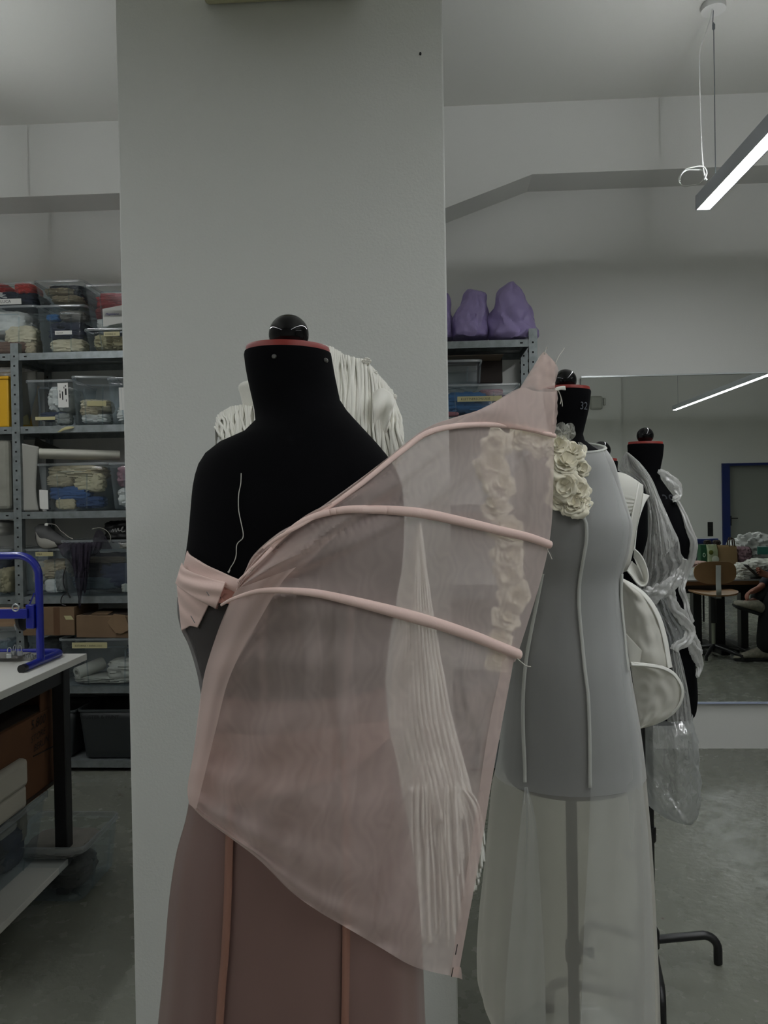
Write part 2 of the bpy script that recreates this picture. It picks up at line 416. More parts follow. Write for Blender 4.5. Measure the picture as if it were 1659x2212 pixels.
# ------------------------------------------------------------------ pendant lamps
HOUS = mat('lamp_housing_grey', 'b8bcc2', 0.45, 0.2)
DIFF = emit('lamp_diffuser', 'f8fbfd', LAMP_DOWN); UPL = emit('lamp_uplight', 'f8fbfd', LAMP_UP)
WHITEP = mat('white_plastic', 'dcdcd8', 0.4); STEEL = mat('steel_wire', '6e7376', 0.35, 0.8)
def lamp(x, y0, y1, label, zl=2.665, wires=(0.15, -0.15), coil=False):
    t = thing('pendant_lamp', label, 'lamp', (x, (y0+y1)/2, zl), group='linear pendant lamps')
    W = 0.064; yc = (y0+y1)/2; ln = y1-y0
    b = MB(); b.box((x-W/2+.002, yc, zl+.032), (.004, ln, .064)); b.box((x+W/2-.002, yc, zl+.032), (.004, ln, .064))
    b.box((x, yc, zl+.061), (W-.008, ln, .004)); b.box((x, y1-.002, zl+.032), (W, .004, .064)); b.box((x, y0+.002, zl+.032), (W, .004, .064)); b.build('housing', HOUS, t, smooth=False)
    MB().box((x, yc, zl+.003), (W-.009, ln-.01, .004)).build('diffuser', DIFF, t, smooth=False)
    MB().box((x, yc, zl+.0645), (.004, ln-.01, .003)).build('uplight', UPL, t, smooth=False)
    for wy in (y1-wires[0], y0-wires[1]):
        MB().tube([(x, wy, zl+.03), (x, wy, ZC-.08)], .002, 6).build('suspension_wire', STEEL, t)
        b = MB(); b.lathe([(.004, 0), (.006, .004), (.006, .022), (.003, .026)], (x, wy, ZC-.11), 10); b.build('wire_grip', STEEL, t)
        MB().lathe([(.045, .028), (.05, .02), (.05, 0), (.0, 0)][::-1], (x, wy, ZC-.029), 24).build('ceiling_rose', WHITEP, t)
        MB().tube([(x, wy, ZC-.02), (x-.004, wy, ZC-.09)], .0016, 6).build('hanger', STEEL, t)
    if coil:
        wy = y1-wires[0]; P = lambda a, bb: at(a, bb, wy-.01)
        pts = [P(1543, 2), P(1530, 55), P(1514, 100), P(1511, 140), P(1513, 250), P(1517, 340), P(1521, 380)]
        MB().tube(resample(pts, 40), .0028, 8).build('power_cable', WHITEP, t)
        b = MB(); cc = P(1496, 382); ex = (P(1523, 378)-P(1496, 382)); ey = P(1496, 362)-P(1496, 382)
        lp = [cc+ex*math.cos(a/20*PI)+ey*math.sin(a/20*PI)*(1+.08*math.sin(a*.6))+Vector((0, .02*math.sin(a*.11), 0)) for a in range(-8, 62)]
        b.tube(lp, .0028, 8); b.tube(resample([P(1520, 372), P(1523, 384), P(1527, 389)], 8), .004, 8)
        b.build('cable_coil', WHITEP, t)
    return t
lamp(1.258, -2.4, 3.50, 'long white linear pendant lamp at upper right with a coiled white cable', coil=True)
lamp(-2.12, -2.4, 3.50, 'long linear pendant lamp left of the column, over the work table')
r2 = atm(1457, 886, 11.25)
lamp(r2.x, r2.y, 0.7, 'long linear pendant lamp glowing in the mirror above the far table', zl=2.665)
# ------------------------------------------------------------------ things on the far wall (seen in the mirror)
p = atm(1288, 870, 12.7)
q = thing('wall_box', 'pale rounded wall box seen in the mirror beside the black neck', 'wall box', (p.x, YB+.06, p.z))
MB().box((p.x, YB+.10, p.z), (.2, .08, .22)).build('housing', mat('pale_grey_plastic', 'a9aaa2', 0.5), q, bevel=.03)
MB().box((p.x+.14, YB+.075, p.z+.02), (.03, .03, .12)).build('bracket', mat('pale_grey_plastic', 'a9aaa2', 0.5), q, bevel=.008)
p = atm(1535, 1143, 12.8)
q = thing('light_switch', 'tall black switch plate on the wall left of the blue door frame in the mirror', 'switch', (p.x, YB, p.z-.12))
MB().box((p.x, YB+.006, p.z), (.085, .012, .235)).build('plate', mat('black_plastic', '0b0b0c', 0.4), q, bevel=.003)
for k in (-1, 0, 1): MB().box((p.x, YB+.014, p.z+k*.075), (.055, .006, .055)).build('rocker', mat('black_plastic', '0b0b0c', 0.4), q, bevel=.002)
# ================================================================== metal shelving behind the column
GALV = mat('galvanised_steel', '7f8586', 0.42, 0.5, var=0.18, vscale=30)
HOLE = mat('hole_black', '050505', 0.9)
SF, SBK = 3.94, 4.30
SZ = [0.06, 0.452, 0.925, 1.373, 1.822, 2.207]      # top faces of the six boards
PX = [-3.49, -2.137, -0.786, 0.564]
rk = thing('shelving_rack', 'long galvanised steel shelving rack of perforated posts behind the white column', 'shelving rack', (-1.46, 4.12, 0))
for x in PX:
    for y, sg in ((SF, 1), (SBK, -1)):
        b = MB(); b.box((x, y+sg*.001, 1.13), (.043, .003, 2.26)); b.box((x+(.02 if x < 0.5 else -.02), y+sg*.018, 1.13), (.003, .036, 2.26))
        b.cur = 1
        for k in range(44):
            z = .04+k*.05
            b.box((x-.001, y-.0012 if sg > 0 else y-.003, z), (.009, .002, .009))
            b.box((x+(.0175 if x < 0.5 else -.0225), y+sg*.018, z+.01), (.003, .018, .014))
        b.build('post', [GALV, HOLE], rk, smooth=False)
for i in range(3):
    for z in SZ:
        x0, x1 = PX[i]+.023, PX[i+1]-.023; xc, ln = (x0+x1)/2, x1-x0
        b = MB(); b.box((xc, (SF+SBK)/2, z-.0015), (ln, SBK-SF-.006, .003)); b.box((xc, SF+.004, z-.019), (ln, .003, .036)); b.box((xc, SBK-.006, z-.019), (ln, .003, .036))
        b.box((xc, (SF+SBK)/2, z-.014), (ln-.05, .05, .02)); b.box((x0+.001, (SF+SBK)/2, z-.02), (.003, SBK-SF, .036)); b.box((x1-.001, (SF+SBK)/2, z-.02), (.003, SBK-SF, .036))
        b.cur = 1
        for xx in (x0+.035, x1-.035): b.box((xx, SF+.0018, z-.018), (.014, .002, .007))
        b.build('shelf', [GALV, HOLE], rk, smooth=False)
# ================================================================== dress forms
VELV = mat('black_jersey', (0.0022, 0.0022, 0.003), 0.9, spec=0.08, bump=0.05, bscale=400)
REDC = mat('red_cap_rim', '8a2a22', 0.45)
GLOSSB = mat('gloss_black', (0.0015, 0.0015, 0.002), 0.07, spec=0.30)
BLKM = mat('black_metal', (0.008, 0.008, 0.009), 0.38)
CHALK = mat('chalk_mark', '5a5d66', 0.8)
THREAD = mat('white_thread', 'c9c6bd', 0.7)
def dress_form(label, rows, Y, ball, legs, capk=0.955, knob=-1):
    """rows as in px_rings, ball = (px, py, radius px), legs = list of foot offsets from the pole"""
    R = px_rings(rows, Y, 56, 64)
    top, bot = R[0], R[-1]; cb = sum(bot, Vector())/len(bot); ct = sum(top, Vector())/len(top)
    t = thing('dress_form', label, 'dress form', (cb.x, Y, 0), group='black dress forms')
    b = MB(); low = []
    for s, dz in ((0.97, .012), (0.90, .022), (0.6, .026)): low.append([cb+(p-cb)*s-Vector((0, 0, dz)) for p in bot])
    hi = [[ct+(p-ct)*0.985+Vector((0, 0, .004)) for p in top]]
    b.loft(hi+R+low); b.build('torso', VELV, t)
    b = MB(); b.loft([[ct+(p-ct)*s*capk+Vector((0, 0, dz)) for p in top] for s, dz in ((1, .002), (1.0, .009), (.985, .011), (.0, .012))]); b.build('neck_cap', REDC, t)
    bc = at(ball[0], ball[1], Y); br = ball[2]*Y/FPX
    b = MB().ball(bc, br, 32, 20); b.lathe([(br*.55, 0), (br*.32, .006), (br*.3, .02)], (bc.x, bc.y, ct.z+.008), 20); b.build('finial', GLOSSB, t)
    MB().tube([(cb.x, Y, cb.z), (cb.x, Y, .05)], .0125, 16).build('pole', BLKM, t)
    b = MB().lathe([(.0165, 0), (.018, .004), (.018, .04), (.0165, .044)], (cb.x, Y, max(.36, cb.z-.42)), 16)
    b.lathe([(.005, .012*knob), (.005, .03*knob), (.011, .032*knob), (.011, .044*knob)], (cb.x, Y, max(.36, cb.z-.42)+.02), 10, 'X'); b.build('height_clamp', BLKM, t)
    MB().lathe([(.02, 0), (.024, .004), (.024, .05), (.014, .07)], (cb.x, Y, .04), 16).build('hub', BLKM, t)
    for dx, dy in legs:
        L_ = math.hypot(dx, dy); ux, uy = dx/L_, dy/L_
        pts = [(cb.x, Y, .062), (cb.x+ux*(L_-.05), Y+uy*(L_-.05), .085)]
        for a in range(1, 7):
            an = a/6*PI/2; pts.append((cb.x+ux*(L_-.05+.04*math.sin(an)), Y+uy*(L_-.05+.04*math.sin(an)), .085-.04*(1-math.cos(an))))
        pts.append((cb.x+ux*(L_-.01), Y+uy*(L_-.01), .004))
        MB().tube(pts, .0125, 10).build('leg', BLKM, t)
    return t, R
LEGS = [(.26, -.04), (-.05, -.27), (-.26, .04), (.05, .27)]
# ---- front form: turned to the left, seen close
Y1 = .95
M1 = [(770, 529, 716, .052), (800, 533, 721, .052), (840, 541, 729, .053), (870, 548, 736, .055), (890, 552, 752, .058), (912, 554, 772, .063), (925, 545, 784, .066), (940, 515, 798, .07), (955, 480, 812, .074), (975, 452, 829, .078),
      (1000, 434, 848, .083), (1050, 421, 868, .09), (1100, 417, 873, .097), (1150, 413, 873, .1), (1190, 408, 871, .102), (1225, 401, 868, .103), (1262, 389, 862, .101), (1310, 394, 850, .094), (1350, 402, 843, .090), (1385, 418, 837, .086), (1430, 432, 831, .082),
      (1470, 441, 827, .080), (1510, 446, 824, .081), (1560, 448, 828, .084), (1650, 436, 846, .098), (1740, 426, 858, .104), (1900, 405, 872, .112), (2100, 398, 875, .113), (2240, 402, 868, .11)]
form1, _ = dress_form('black dress form nearest the camera wearing the pink sheer cape', M1, Y1, (624, 723, 43.5), LEGS)
b = MB()
for px, py in ((592, 770), (703, 778)): MB().lathe([(.0, -.0016), (.0022, -.0012), (.003, .0004), (.003, .004)], at(px, py, front_y(M1, Y1, px, py)-.001), 10, 'Y').build('cap_pin', mat('dull_pin', '6e6e6c', 0.4, 0.6), form1)
pts = [(521, 1022), (520, 1045), (516, 1065), (515, 1085), (516, 1105), (521, 1130), (525, 1150), (524, 1163), (512, 1176), (510, 1200), (505, 1215), (497, 1228), (494, 1238), (497, 1230), (492, 1236)]
b = MB().tube(resample([tuple(at(x, y, front_y(M1, Y1, x, y)-.0015)) for x, y in pts], 70), .00055, 5)
single('sewing_thread', b, THREAD, 'loose white thread hanging down the black chest of the nearest dress form', 'thread')
# ---- dress form in the white pleated gown, behind the front one
Y4 = 1.44
M4 = [(830, 575, 690, .045), (900, 580, 686, .045), (930, 570, 695, .05), (950, 545, 725, .06), (970, 520, 770, .07), (1000, 505, 795, .08), (1080, 498, 812, .095), (1160, 498, 815, .1), (1260, 520, 795, .085), (1330, 525, 795, .085), (1450, 505, 820, .1), (1600, 495, 830, .11), (1760, 505, 822, .105)]
form4, _ = dress_form('black dress form hidden behind the nearest one, under the white pleated gown', M4, Y4, (632, 802, 24), [(.2, .12), (-.2, .12), (.2, -.12), (-.2, -.12)])
# ---- form in the sheer white dress
Y2 = 1.71
M2 = [(848, 1172, 1276, .048), (880, 1176, 1272, .047), (920, 1184, 1263, .045), (942, 1187, 1258, .047), (955, 1180, 1264, .052), (968, 1160, 1284, .06), (980, 1138, 1304, .066), (1000, 1118, 1323, .075), (1050, 1107, 1336, .09), (1100, 1100, 1351, .105), (1135, 1097, 1360, .112), (1190, 1104, 1353, .105),
      (1260, 1120, 1337, .088), (1330, 1112, 1342, .092), (1450, 1097, 1357, .115), (1560, 1088, 1374, .125), (1640, 1087, 1381, .125), (1668, 1090, 1377, .123)]
form2, _ = dress_form('black dress form wearing the long sheer white dress with cloth roses', M2, Y2, (1221, 822, 24), [(-.2, .14), (.09, .22), (-.09, -.22)], knob=1)
yy = front_y(M2, Y2, 1262, 868)
text_mb('32', .024, at(1251, 884, front_y(M2, Y2, 1251, 870)-.003), (.80, .60, .0), (.10, .1, 1), lift=.002).build('size_number', CHALK, form2)
# ---- form in the white hooped vest
Y5 = 2.05
M5 = [(1000, 1258, 1334, .045), (1016, 1259, 1333, .045), (1024, 1245, 1345, .05), (1038, 1220, 1378, .065), (1058, 1207, 1392, .08), (1100, 1200, 1397, .095), (1150, 1198, 1397, .1), (1200, 1206, 1386, .095), (1262, 1218, 1373, .085), (1340, 1222, 1400, .095), (1450, 1290, 1428, .095), (1500, 1330, 1430, .09), (1520, 1340, 1425, .085)]
form5, _ = dress_form('low black dress form wearing the white hooped vest, behind the sheer dress', M5, Y5, (1299, 973, 19.5), [(-.25, .04), (-.08, -.24), (.08, .24)])
# ---- form in the plastic wrap
Y3 = 2.33
M3 = [(963, 1356, 1433, .046), (985, 1357, 1431, .045), (1010, 1362, 1426, .045), (1030, 1362, 1424, .047), (1042, 1348, 1431, .055), (1056, 1332, 1441, .065), (1085, 1318, 1461, .085), (1114, 1310, 1472, .1), (1166, 1306, 1494, .11), (1200, 1310, 1484, .105), (1230, 1316, 1474, .095), (1262, 1318, 1467, .088), (1320, 1310, 1482, .1), (1420, 1302, 1497, .118), (1500, 1298, 1503, .122), (1530, 1301, 1500, .12)]
form3, _ = dress_form('farthest black dress form, draped in knotted clear plastic film', M3, Y3, (1393.5, 941, 17.5), [(.2, -.015), (-.06, -.3), (-.2, .05), (.05, .28)])
yy = front_y(M3, Y3, 1440, 1080)
text_mb('38', .05, at(1436, 1093, yy-.006), (.8, .45, .0), (-.25, .1, 1), shear=-.1).build('size_number', mat('faint_mark', '2c2e34', 0.8), form3)
# ================================================================== what the front form wears
PINKC = 'e4c4bb'
PSHC = 'ecdad4'
PSH = sheer('pink_organza', PSHC, 0.40, 0.35, 0.42, tint=(1, .97, .96), var=0.15, vscale=6, stretch=(1, 1, 1.6), moire=.03)
PSH2 = sheer('pink_organza_double', 'ead5ce', 0.40, 0.35, 0.45, tint=(1, .96, .94))
PINK = mat('pink_cotton', 'eccec5', 0.75, sheen=0.2, bump=0.08, bscale=300)
def satin():
    m = mat('mauve_satin', '755b55', 0.34, spec=0.5, sheen=0.15, var=0.12, vscale=5, stretch=(1, 1, .25)); return m
SAT = satin(); SATL = mat('copper_satin_strip', '8d6658', 0.34, spec=0.5)
SK = [(1475, 446, 826, .084), (1560, 446, 832, .092), (1650, 432, 850, .106), (1740, 419, 866, .116), (1822, 397, 880, .12), (1917, 383, 893, .124), (2070, 371, 904, .128), (2212, 357, 909, .13), (2400, 340, 925, .135), (2640, 325, 945, .14)]
def sk_fold(t, s): return 1 + .012*s*math.sin(t*9+1.2)+.008*s*math.sin(t*17)
sk_o = thing('satin_skirt', 'long mauve satin skirt with copper seams on the nearest dress form', 'skirt', (at(630, 2000, Y1).x, Y1, .05))
MB().loft(px_rings(SK, Y1, 120, 60, sk_fold, off=.004), False, False).build('skirt_body', SAT, sk_o)
for cur in ([(505, 1640), (500, 1740), (496, 1830), (493, 1940), (487, 2060), (480, 2140), (470, 2300)], [(745, 1640), (747, 1760), (748, 1900), (749, 2000), (748, 2100), (746, 2220), (744, 2330)]):
    L_, R_ = [], []
    for x, y in resample(cur, 40):
        for lst, dx in ((L_, -9), (R_, 7)): lst.append(at(x+dx, y, front_y(SK, Y1, x+dx, y, .004)-.004))
    MB().grid([L_, R_]).build('seam_strip', SATL, sk_o, solid=.0015)
b = MB(); a = at(749, 2001, front_y(SK, Y1, 749, 2000)-.008); b.box(a, (.0085, .003, .003)); b.build('seam_hook', mat('pale_satin', 'd8b8a8', 0.3), sk_o, bevel=.001)
# grey sheer bodice with a pink sash below
GSH = sheer('grey_organza', '8f8a8a', 0.30, 0.3, 0.5)
bo = thing('sheer_bodice', 'grey sheer bodice stretched over the waist of the nearest dress form', 'bodice', (at(630, 1500, Y1).x, Y1, at(630, 1620, Y1).z))
rb = [(1286, 390, 857, .1005), (1310, 390, 854, .0985), (1350, 397, 846, .0945), (1385, 413, 841, .090), (1430, 427, 835, .086), (1470, 436, 831, .084), (1510, 441, 828, .085), (1560, 443, 832, .088), (1650, 434, 848, .101)]
MB().loft(px_rings(rb, Y1, 96, 40, lambda t, s: 1+.006*abs(math.sin(t*23+s*7))*s, off=.0005), False, False).build('bodice_body', GSH, bo)
for cur in ([(760, 1290), (752, 1400), (745, 1520), (745, 1660)], [(575, 1300), (566, 1400), (570, 1500), (566, 1580)]):
    pts = resample(cur, 24); MB().grid([[at(x+d, y, front_y(M1, Y1, x+d, y, .012)-.003) for x, y in pts] for d in (-6, 6)]).build('seam_tape', sheer('grey_tape', 'b9a8a2', 0.5), bo, solid=.001)
b = MB(); sheet(b, [(432, 1596), (500, 1584), (560, 1590), (660, 1580), (745, 1568), (838, 1556)], [(416, 1735), (500, 1738), (575, 1725), (660, 1700), (748, 1672), (843, 1592)], 60, 16, lambda x, y, u, v: front_y(SK, Y1, x, y, .006)-.003-.003*math.sin(u*31+v*3))
b.build('hip_sash', sheer('pink_sash', PINKC, 0.5, 0.4, 0.3), bo)
# pinned pink bandeau
bd = thing('pinned_bandeau', 'opaque pink cotton strips pinned round the bust of the nearest dress form', 'bandeau', (at(450, 1280, Y1).x, .9, at(450, 1385, Y1).z))
def on1(off): return lambda x, y, u, v: front_y(M1, Y1, x, y, .012)-off
def rag(pts, seed): return [(x+2.2*nz(i*1.7, seed), y+1.5*nz(seed, i*1.7)) for i, (x, y) in enumerate(pts)]
b = MB(); sheet(b, [(405, 1190), (410, 1198), (430, 1211), (450, 1223), (475, 1234), (500, 1245), (517, 1252)], [(396, 1226), (405, 1236), (430, 1250), (452, 1262), (478, 1272), (500, 1283), (513, 1288)], 48, 10, lambda x, y, u, v: front_y(M1, Y1, x, y, .006)-.002-.0015*math.sin(v*5+u*6))
b.build('upper_strip', PINK, bd, solid=.0016)
b = MB(); sheet(b, [(393, 1216), (399, 1227), (420, 1238), (445, 1247), (468, 1253), (487, 1258)], [(380, 1260), (392, 1272), (415, 1288), (440, 1301), (455, 1308), (466, 1314)], 48, 16, lambda x, y, u, v: front_y(M1, Y1, x, y, .010)-.004-.006*math.sin(v*PI)-.0025*math.sin(v*11+u*5))
b.build('folded_strip', PINK, bd, solid=.0016)
b = MB(); sheet(b, [(382, 1258), (400, 1275), (420, 1288), (452, 1304)], [(393, 1362), (402, 1357), (412, 1352), (427, 1355)], 30, 30, lambda x, y, u, v: front_y(M1, Y1, x, y, .006)-.001-.003*math.sin(v*13-u*5)*(1-u))
b.build('lower_strip', PINK, bd, solid=.0016)
b = MB(); c0 = at(503, 1276, front_y(M1, Y1, 490, 1276)-.002)
b.loft([[c0+Vector((x+.004*math.sin(a*3), -.010*abs(math.sin(a/2))*1.2-.001, .0125*math.cos(a)+.0005*math.sin(9*a))) for a in [k/20*2*PI for k in range(20)]] for x in (-.010, -.005, .001, .005)], False, False)
b.build('rolled_end', mat('rose_cotton', 'b98478', 0.8), bd, solid=.001)
b = MB().tube(resample([tuple(at(x, y, .93)) for x, y in ((398, 1358), (405, 1364), (411, 1372), (413, 1382))], 14), [.004+.001*math.sin(k) for k in range(14)], 10); b.build('twisted_tail', PINK, bd)
for (x0, y0, x1, y1) in ((412, 1330, 421, 1346), (446, 1278, 452, 1287)):
    MB().tube([at(x0, y0, front_y(M1, Y1, x0, y0, .012)-.012), at(x1, y1, front_y(M1, Y1, x1, y1, .012)-.011)], .0004, 6).build('dress_pin', STEEL, bd)
b = MB()
for i in range(26):
    x, y = lerp(487, 466, i/25), lerp(1258, 1313, i/25); p = at(x, y, front_y(M1, Y1, x, y, .01)-.008)
    b.tube([p, p+Vector((.002+.002*nz(i*3.1), -.001, -.0015+.002*nz(i*1.3, 4)))], .0002, 4)
b.build('frayed_edge', mat('rose_cotton', 'b98478', 0.8), bd)
# ---- the cape
def capeY(x, y):
    if x < 640: return .945-.150*math.sqrt(max(0.02, 1-((x-640)/250)**2))
    return .795+.315*((x-640)/555)**1.5
CU = [[(512, 1270), (530, 1232), (549, 1197), (600, 1152), (660, 1118), (770, 1040), (870, 966), (960, 921), (1060, 873), (1125, 838), (1200, 840)],
      [(511, 1273), (532, 1236), (556, 1203), (608, 1160), (668, 1125), (775, 1050), (862, 980), (920, 938), (980, 922), (1060, 918), (1130, 926), (1197, 942)],
      [(509, 1280), (530, 1250), (575, 1205), (620, 1155), (660, 1124), (715, 1106), (780, 1100), (900, 1107), (1000, 1127), (1080, 1146), (1140, 1160), (1186, 1176)],
      [(500, 1296), (525, 1283), (575, 1270), (640, 1273), (700, 1283), (790, 1304), (870, 1325), (950, 1348), (1020, 1372), (1070, 1392), (1119, 1412)],
      [(443, 1450), (520, 1445), (600, 1455), (700, 1475), (800, 1492), (900, 1500), (1000, 1488), (1060, 1468), (1090, 1455), (1106, 1446)],
      [(419, 1620), (500, 1640), (580, 1668), (660, 1700), (740, 1720), (820, 1738), (900, 1745), (960, 1738), (1010, 1722), (1043, 1710), (1060, 1700)],
      [(405, 1706), (440, 1735), (500, 1775), (570, 1818), (640, 1862), (710, 1902), (790, 1938), (870, 1970), (930, 1985), (978, 1995), (1009, 2000)],
      [(411, 1738), (440, 1768), (500, 1812), (560, 1858), (630, 1927), (690, 1970), (745, 2002), (820, 2046), (885, 2084), (940, 2101), (988, 2110)]]
NU, NV = 210, 24
RS = [resample(c, NU) for c in CU]
FOLDS = [(resample(c, 22), w_, a_) for c, w_, a_ in (([(505, 1290), (560, 1236), (640, 1195), (735, 1130), (830, 1068), (930, 985), (1010, 935)], 9, .009), ([(508, 1284), (590, 1222), (690, 1172), (770, 1105), (860, 1040)], 8, .007), ([(520, 1276), (640, 1228), (740, 1186), (850, 1130), (960, 1062), (1040, 980)], 9, .009),
    ([(470, 1380), (540, 1330), (600, 1290), (690, 1285)], 10, .007), ([(436, 1560), (480, 1470), (540, 1380), (600, 1310)], 10, .010), ([(418, 1720), (442, 1640), (455, 1560), (500, 1470), (560, 1390)], 11, .010), ([(1035, 1010), (1060, 1075), (1085, 1130)], 8, .007), ([(1120, 940), (1150, 1030), (1140, 1140)], 10, .006), ([(640, 1300), (660, 1420), (650, 1560)], 10, .004), ([(730, 1320), (722, 1450), (735, 1600), (720, 1760)], 11, .004), ([(1000, 1420), (1010, 1520), (1040, 1590), (1030, 1690)], 9, .006), ([(985, 1500), (1000, 1560), (1015, 1520), (1030, 1480)], 9, .005), ([(640, 1830), (700, 1720), (720, 1640)], 12, .004), ([(850, 1990), (870, 1850), (900, 1700)], 12, .004))]
def crease(x, y):
    f = 0.0
    for P_, w_, a_ in FOLDS:
        m_ = len(P_); bd, bk = 1e9, 0.0
        for i in range(m_-1):
            ax, ay = P_[i]; dx, dy = P_[i+1][0]-ax, P_[i+1][1]-ay
            t = ((x-ax)*dx+(y-ay)*dy)/(dx*dx+dy*dy); t = 0.0 if t < 0 else 1.0 if t > 1 else t
            ex, ey = x-ax-t*dx, y-ay-t*dy; d = ex*ex+ey*ey
            if d < bd: bd, bk, sg = d, (i+t)/(m_-1), (1 if ex*dy-ey*dx > 0 else -1)
        if bd < (w_*3.5)**2:
            q = sg*math.sqrt(bd)/w_; f -= a_*math.sin(PI*min(1, .12+bk*.88))**.6*(math.exp(-q*q) if q < 0 else math.exp(-q*q*.12))
    return f
def cape_fold(u, v, x, y):
    k = (1-u)**2.0
    f = .008*k*math.sin(v*9.0+u*5)+.004*math.sin(u*19+v*2.2+2*nz(u*3, v))*min(1, v/3)*(.4+.6*u)+.003*math.sin(u*41+v*3.1+3*nz(u*4, v*.8, 7))*min(1, max(0, v-2.5)/2)
    f += .006*noise.noise(Vector((u*5, v*1.1, 3)))*(.3+u)
    f += crease(x, y)
    f -= .016*math.sin(min(1, v/7)*PI)*math.sin(u*PI)           # the panels billow out between the ribs
    return f
cols = []
for i in range(NU):
    pts = [RS[k][i] for k in range(8)]; col = []
    for k in range(7):
        p0, p1, p2, p3 = pts[max(k-1, 0)], pts[k], pts[k+1], pts[min(k+2, 7)]
        n_ = NV if k < 6 else NV+1
        for j in range(n_):
            t = j/NV
            xy = [0.5*(2*p1[c]+(p2[c]-p0[c])*t+(2*p0[c]-5*p1[c]+4*p2[c]-p3[c])*t*t+(3*p1[c]-p0[c]-3*p2[c]+p3[c])*t**3) for c in (0, 1)]
            col.append((xy[0], xy[1], k+t))
    cols.append(col)
def cape_pt(i, j):
    x, y, v = cols[i][j]; u = i/(NU-1); return at(x, y, capeY(x, y)+cape_fold(u, v, x, y))
NJ = len(cols[0])
cp = thing('sheer_cape', 'blush pink see-through organza cape with curved ribs across the picture', 'cape', (at(760, 1500, .85).x, .9, at(760, 2110, .9).z))
MB().grid([[cape_pt(i, j) for i in range(NU)] for j in range(NJ)]).build('sheer_panel', PSH, cp)
for k, r0, r1, i0 in ((1, .0012, .0030, 30), (2, .0008, .0050, 10), (3, .0012, .0060, 0)):
    pts = [cape_pt(i, k*NV)+Vector((0, lerp(-.042, -.005, min(1, i/NU*3.2)), 0)) for i in range(i0, NU)]
    m = len(pts); b = MB().tube(pts, [lerp(r0, r1, min(1, q/(m-1)*1.6)) for q in range(m)], 12, squash=1.2); b.build('boning_rib', PINK, cp)
for x, y, pts in ((1180, 1183, [(1180, 1183), (1187, 1196), (1192, 1208)]), (1112, 1418, [(1112, 1418), (1126, 1430), (1136, 1438), (1147, 1440)])):
    MB().tube(resample([tuple(at(a, c, capeY(x, y)-.004)) for a, c in pts], 12), .0007, 5).build('thread_end', THREAD, cp)
# doubled cloth: shoulder peak, upper band, side fold, hem facing
b = MB(); sheet(b, [(1166, 769), (1175, 760), (1183, 766), (1192, 775), (1200, 784)], [(1122, 840), (1145, 836), (1165, 842), (1182, 838), (1199, 840)], 24, 24, lambda x, y, u, v: capeY(x, y)-.003+.004*math.sin(u*7+v*2)+.003*nz(u*4, v*4))
b.build('shoulder_peak', PSH2, cp)
b = MB(); sheet(b, [(1168, 772), (1176, 764), (1186, 771), (1201, 786), (1207, 800)], [(1130, 836), (1150, 834), (1170, 838), (1185, 836), (1197, 834)], 16, 16, lambda x, y, u, v: capeY(x, y)+.006+.004*math.sin(u*5+v*3))
b.build('peak_lining', PSH2, cp)
b = MB(); sheet(b, [(930, 936), (1000, 903), (1060, 874), (1100, 852), (1130, 838), (1160, 846), (1201, 846)], [(900, 952), (980, 924), (1060, 920), (1110, 925), (1150, 930), (1175, 936), (1193, 941)], 50, 20, lambda x, y, u, v: capeY(x, y)-.008-.006*math.sin(v*PI)+.004*math.sin(u*11-v*4))
b.build('upper_band', PSH, cp)
b = MB(); sheet(b, [(1196, 842), (1200, 842), (1204, 843)], [(1192, 938), (1195, 940), (1198, 941)], 6, 40, lambda x, y, u, v: capeY(x, y)-.01+.002*math.sin(v*15), wob=lambda u, v: ((2.5*nz(v*9, 2)+3*math.sin(v*PI))*u, 0))
b.build('raw_edge', PSH2, cp)
def side(nv): return lambda x, y, u, v: capeY(x, y)-.032-.006*math.sin(u*PI)+.003*math.sin(v*9)*(1-u)
b = MB(); sheet(b, [(513, 1272), (500, 1292), (470, 1365), (444, 1450), (430, 1545), (419, 1620), (405, 1700), (409, 1738)], [(640, 1225), (606, 1262), (560, 1340), (520, 1410), (490, 1480), (470, 1560), (448, 1650), (424, 1748)], 70, 24, side(0))
b.build('side_fold', PSH2, cp)
b = MB(); sheet(b, [(548, 1200), (536, 1230), (520, 1266), (505, 1292)], [(735, 1150), (700, 1180), (660, 1222), (610, 1266)], 30, 24, lambda x, y, u, v: capeY(x, y)-.003-.004*math.sin(v*9+u*3))
b.build('gathered_fold', PSH2, cp)
b = MB(); sheet(b, [(1108, 1420), (1106, 1447), (1085, 1560), (1060, 1700), (1037, 1850), (1009, 2000), (990, 2108)], [(1086, 1407), (1082, 1447), (1058, 1560), (1036, 1700), (1014, 1850), (988, 1998), (974, 2104)], 60, 8, lambda x, y, u, v: capeY(x, y)-.003+.003*math.sin(u*15))
b.build('hem_facing', PSH, cp)
b = MB(); sheet(b, [(1200, 838), (1204, 836), (1212, 834), (1220, 834)], [(1198, 846), (1204, 844), (1212, 842), (1221, 843)], 8, 4, lambda x, y, u, v: capeY(x, y)-.004)
b.build('boning_end', mat('white_boning', 'e6e4da', 0.5), cp, solid=.002)
for pts in ([(1205, 842), (1210, 852), (1214, 866), (1215, 878)], [(1207, 846), (1211, 856), (1212, 866), (1210, 873)], [(1176, 765), (1179, 757), (1180, 750), (1182, 752)], [(1200, 786), (1207, 770), (1214, 760), (1219, 752)]):
    MB().tube(resample([tuple(at(a, c, capeY(a, c)-.003)) for a, c in pts], 12), .0006, 5).build('thread_end', THREAD, cp)
for pts in ([(988, 2040), (984, 2062)], [(979, 2090), (975, 2110)]):
    MB().tube([at(a, c, capeY(a, c)-.006) for a, c in pts], .0006, 5).build('dress_pin', BLKM, cp)
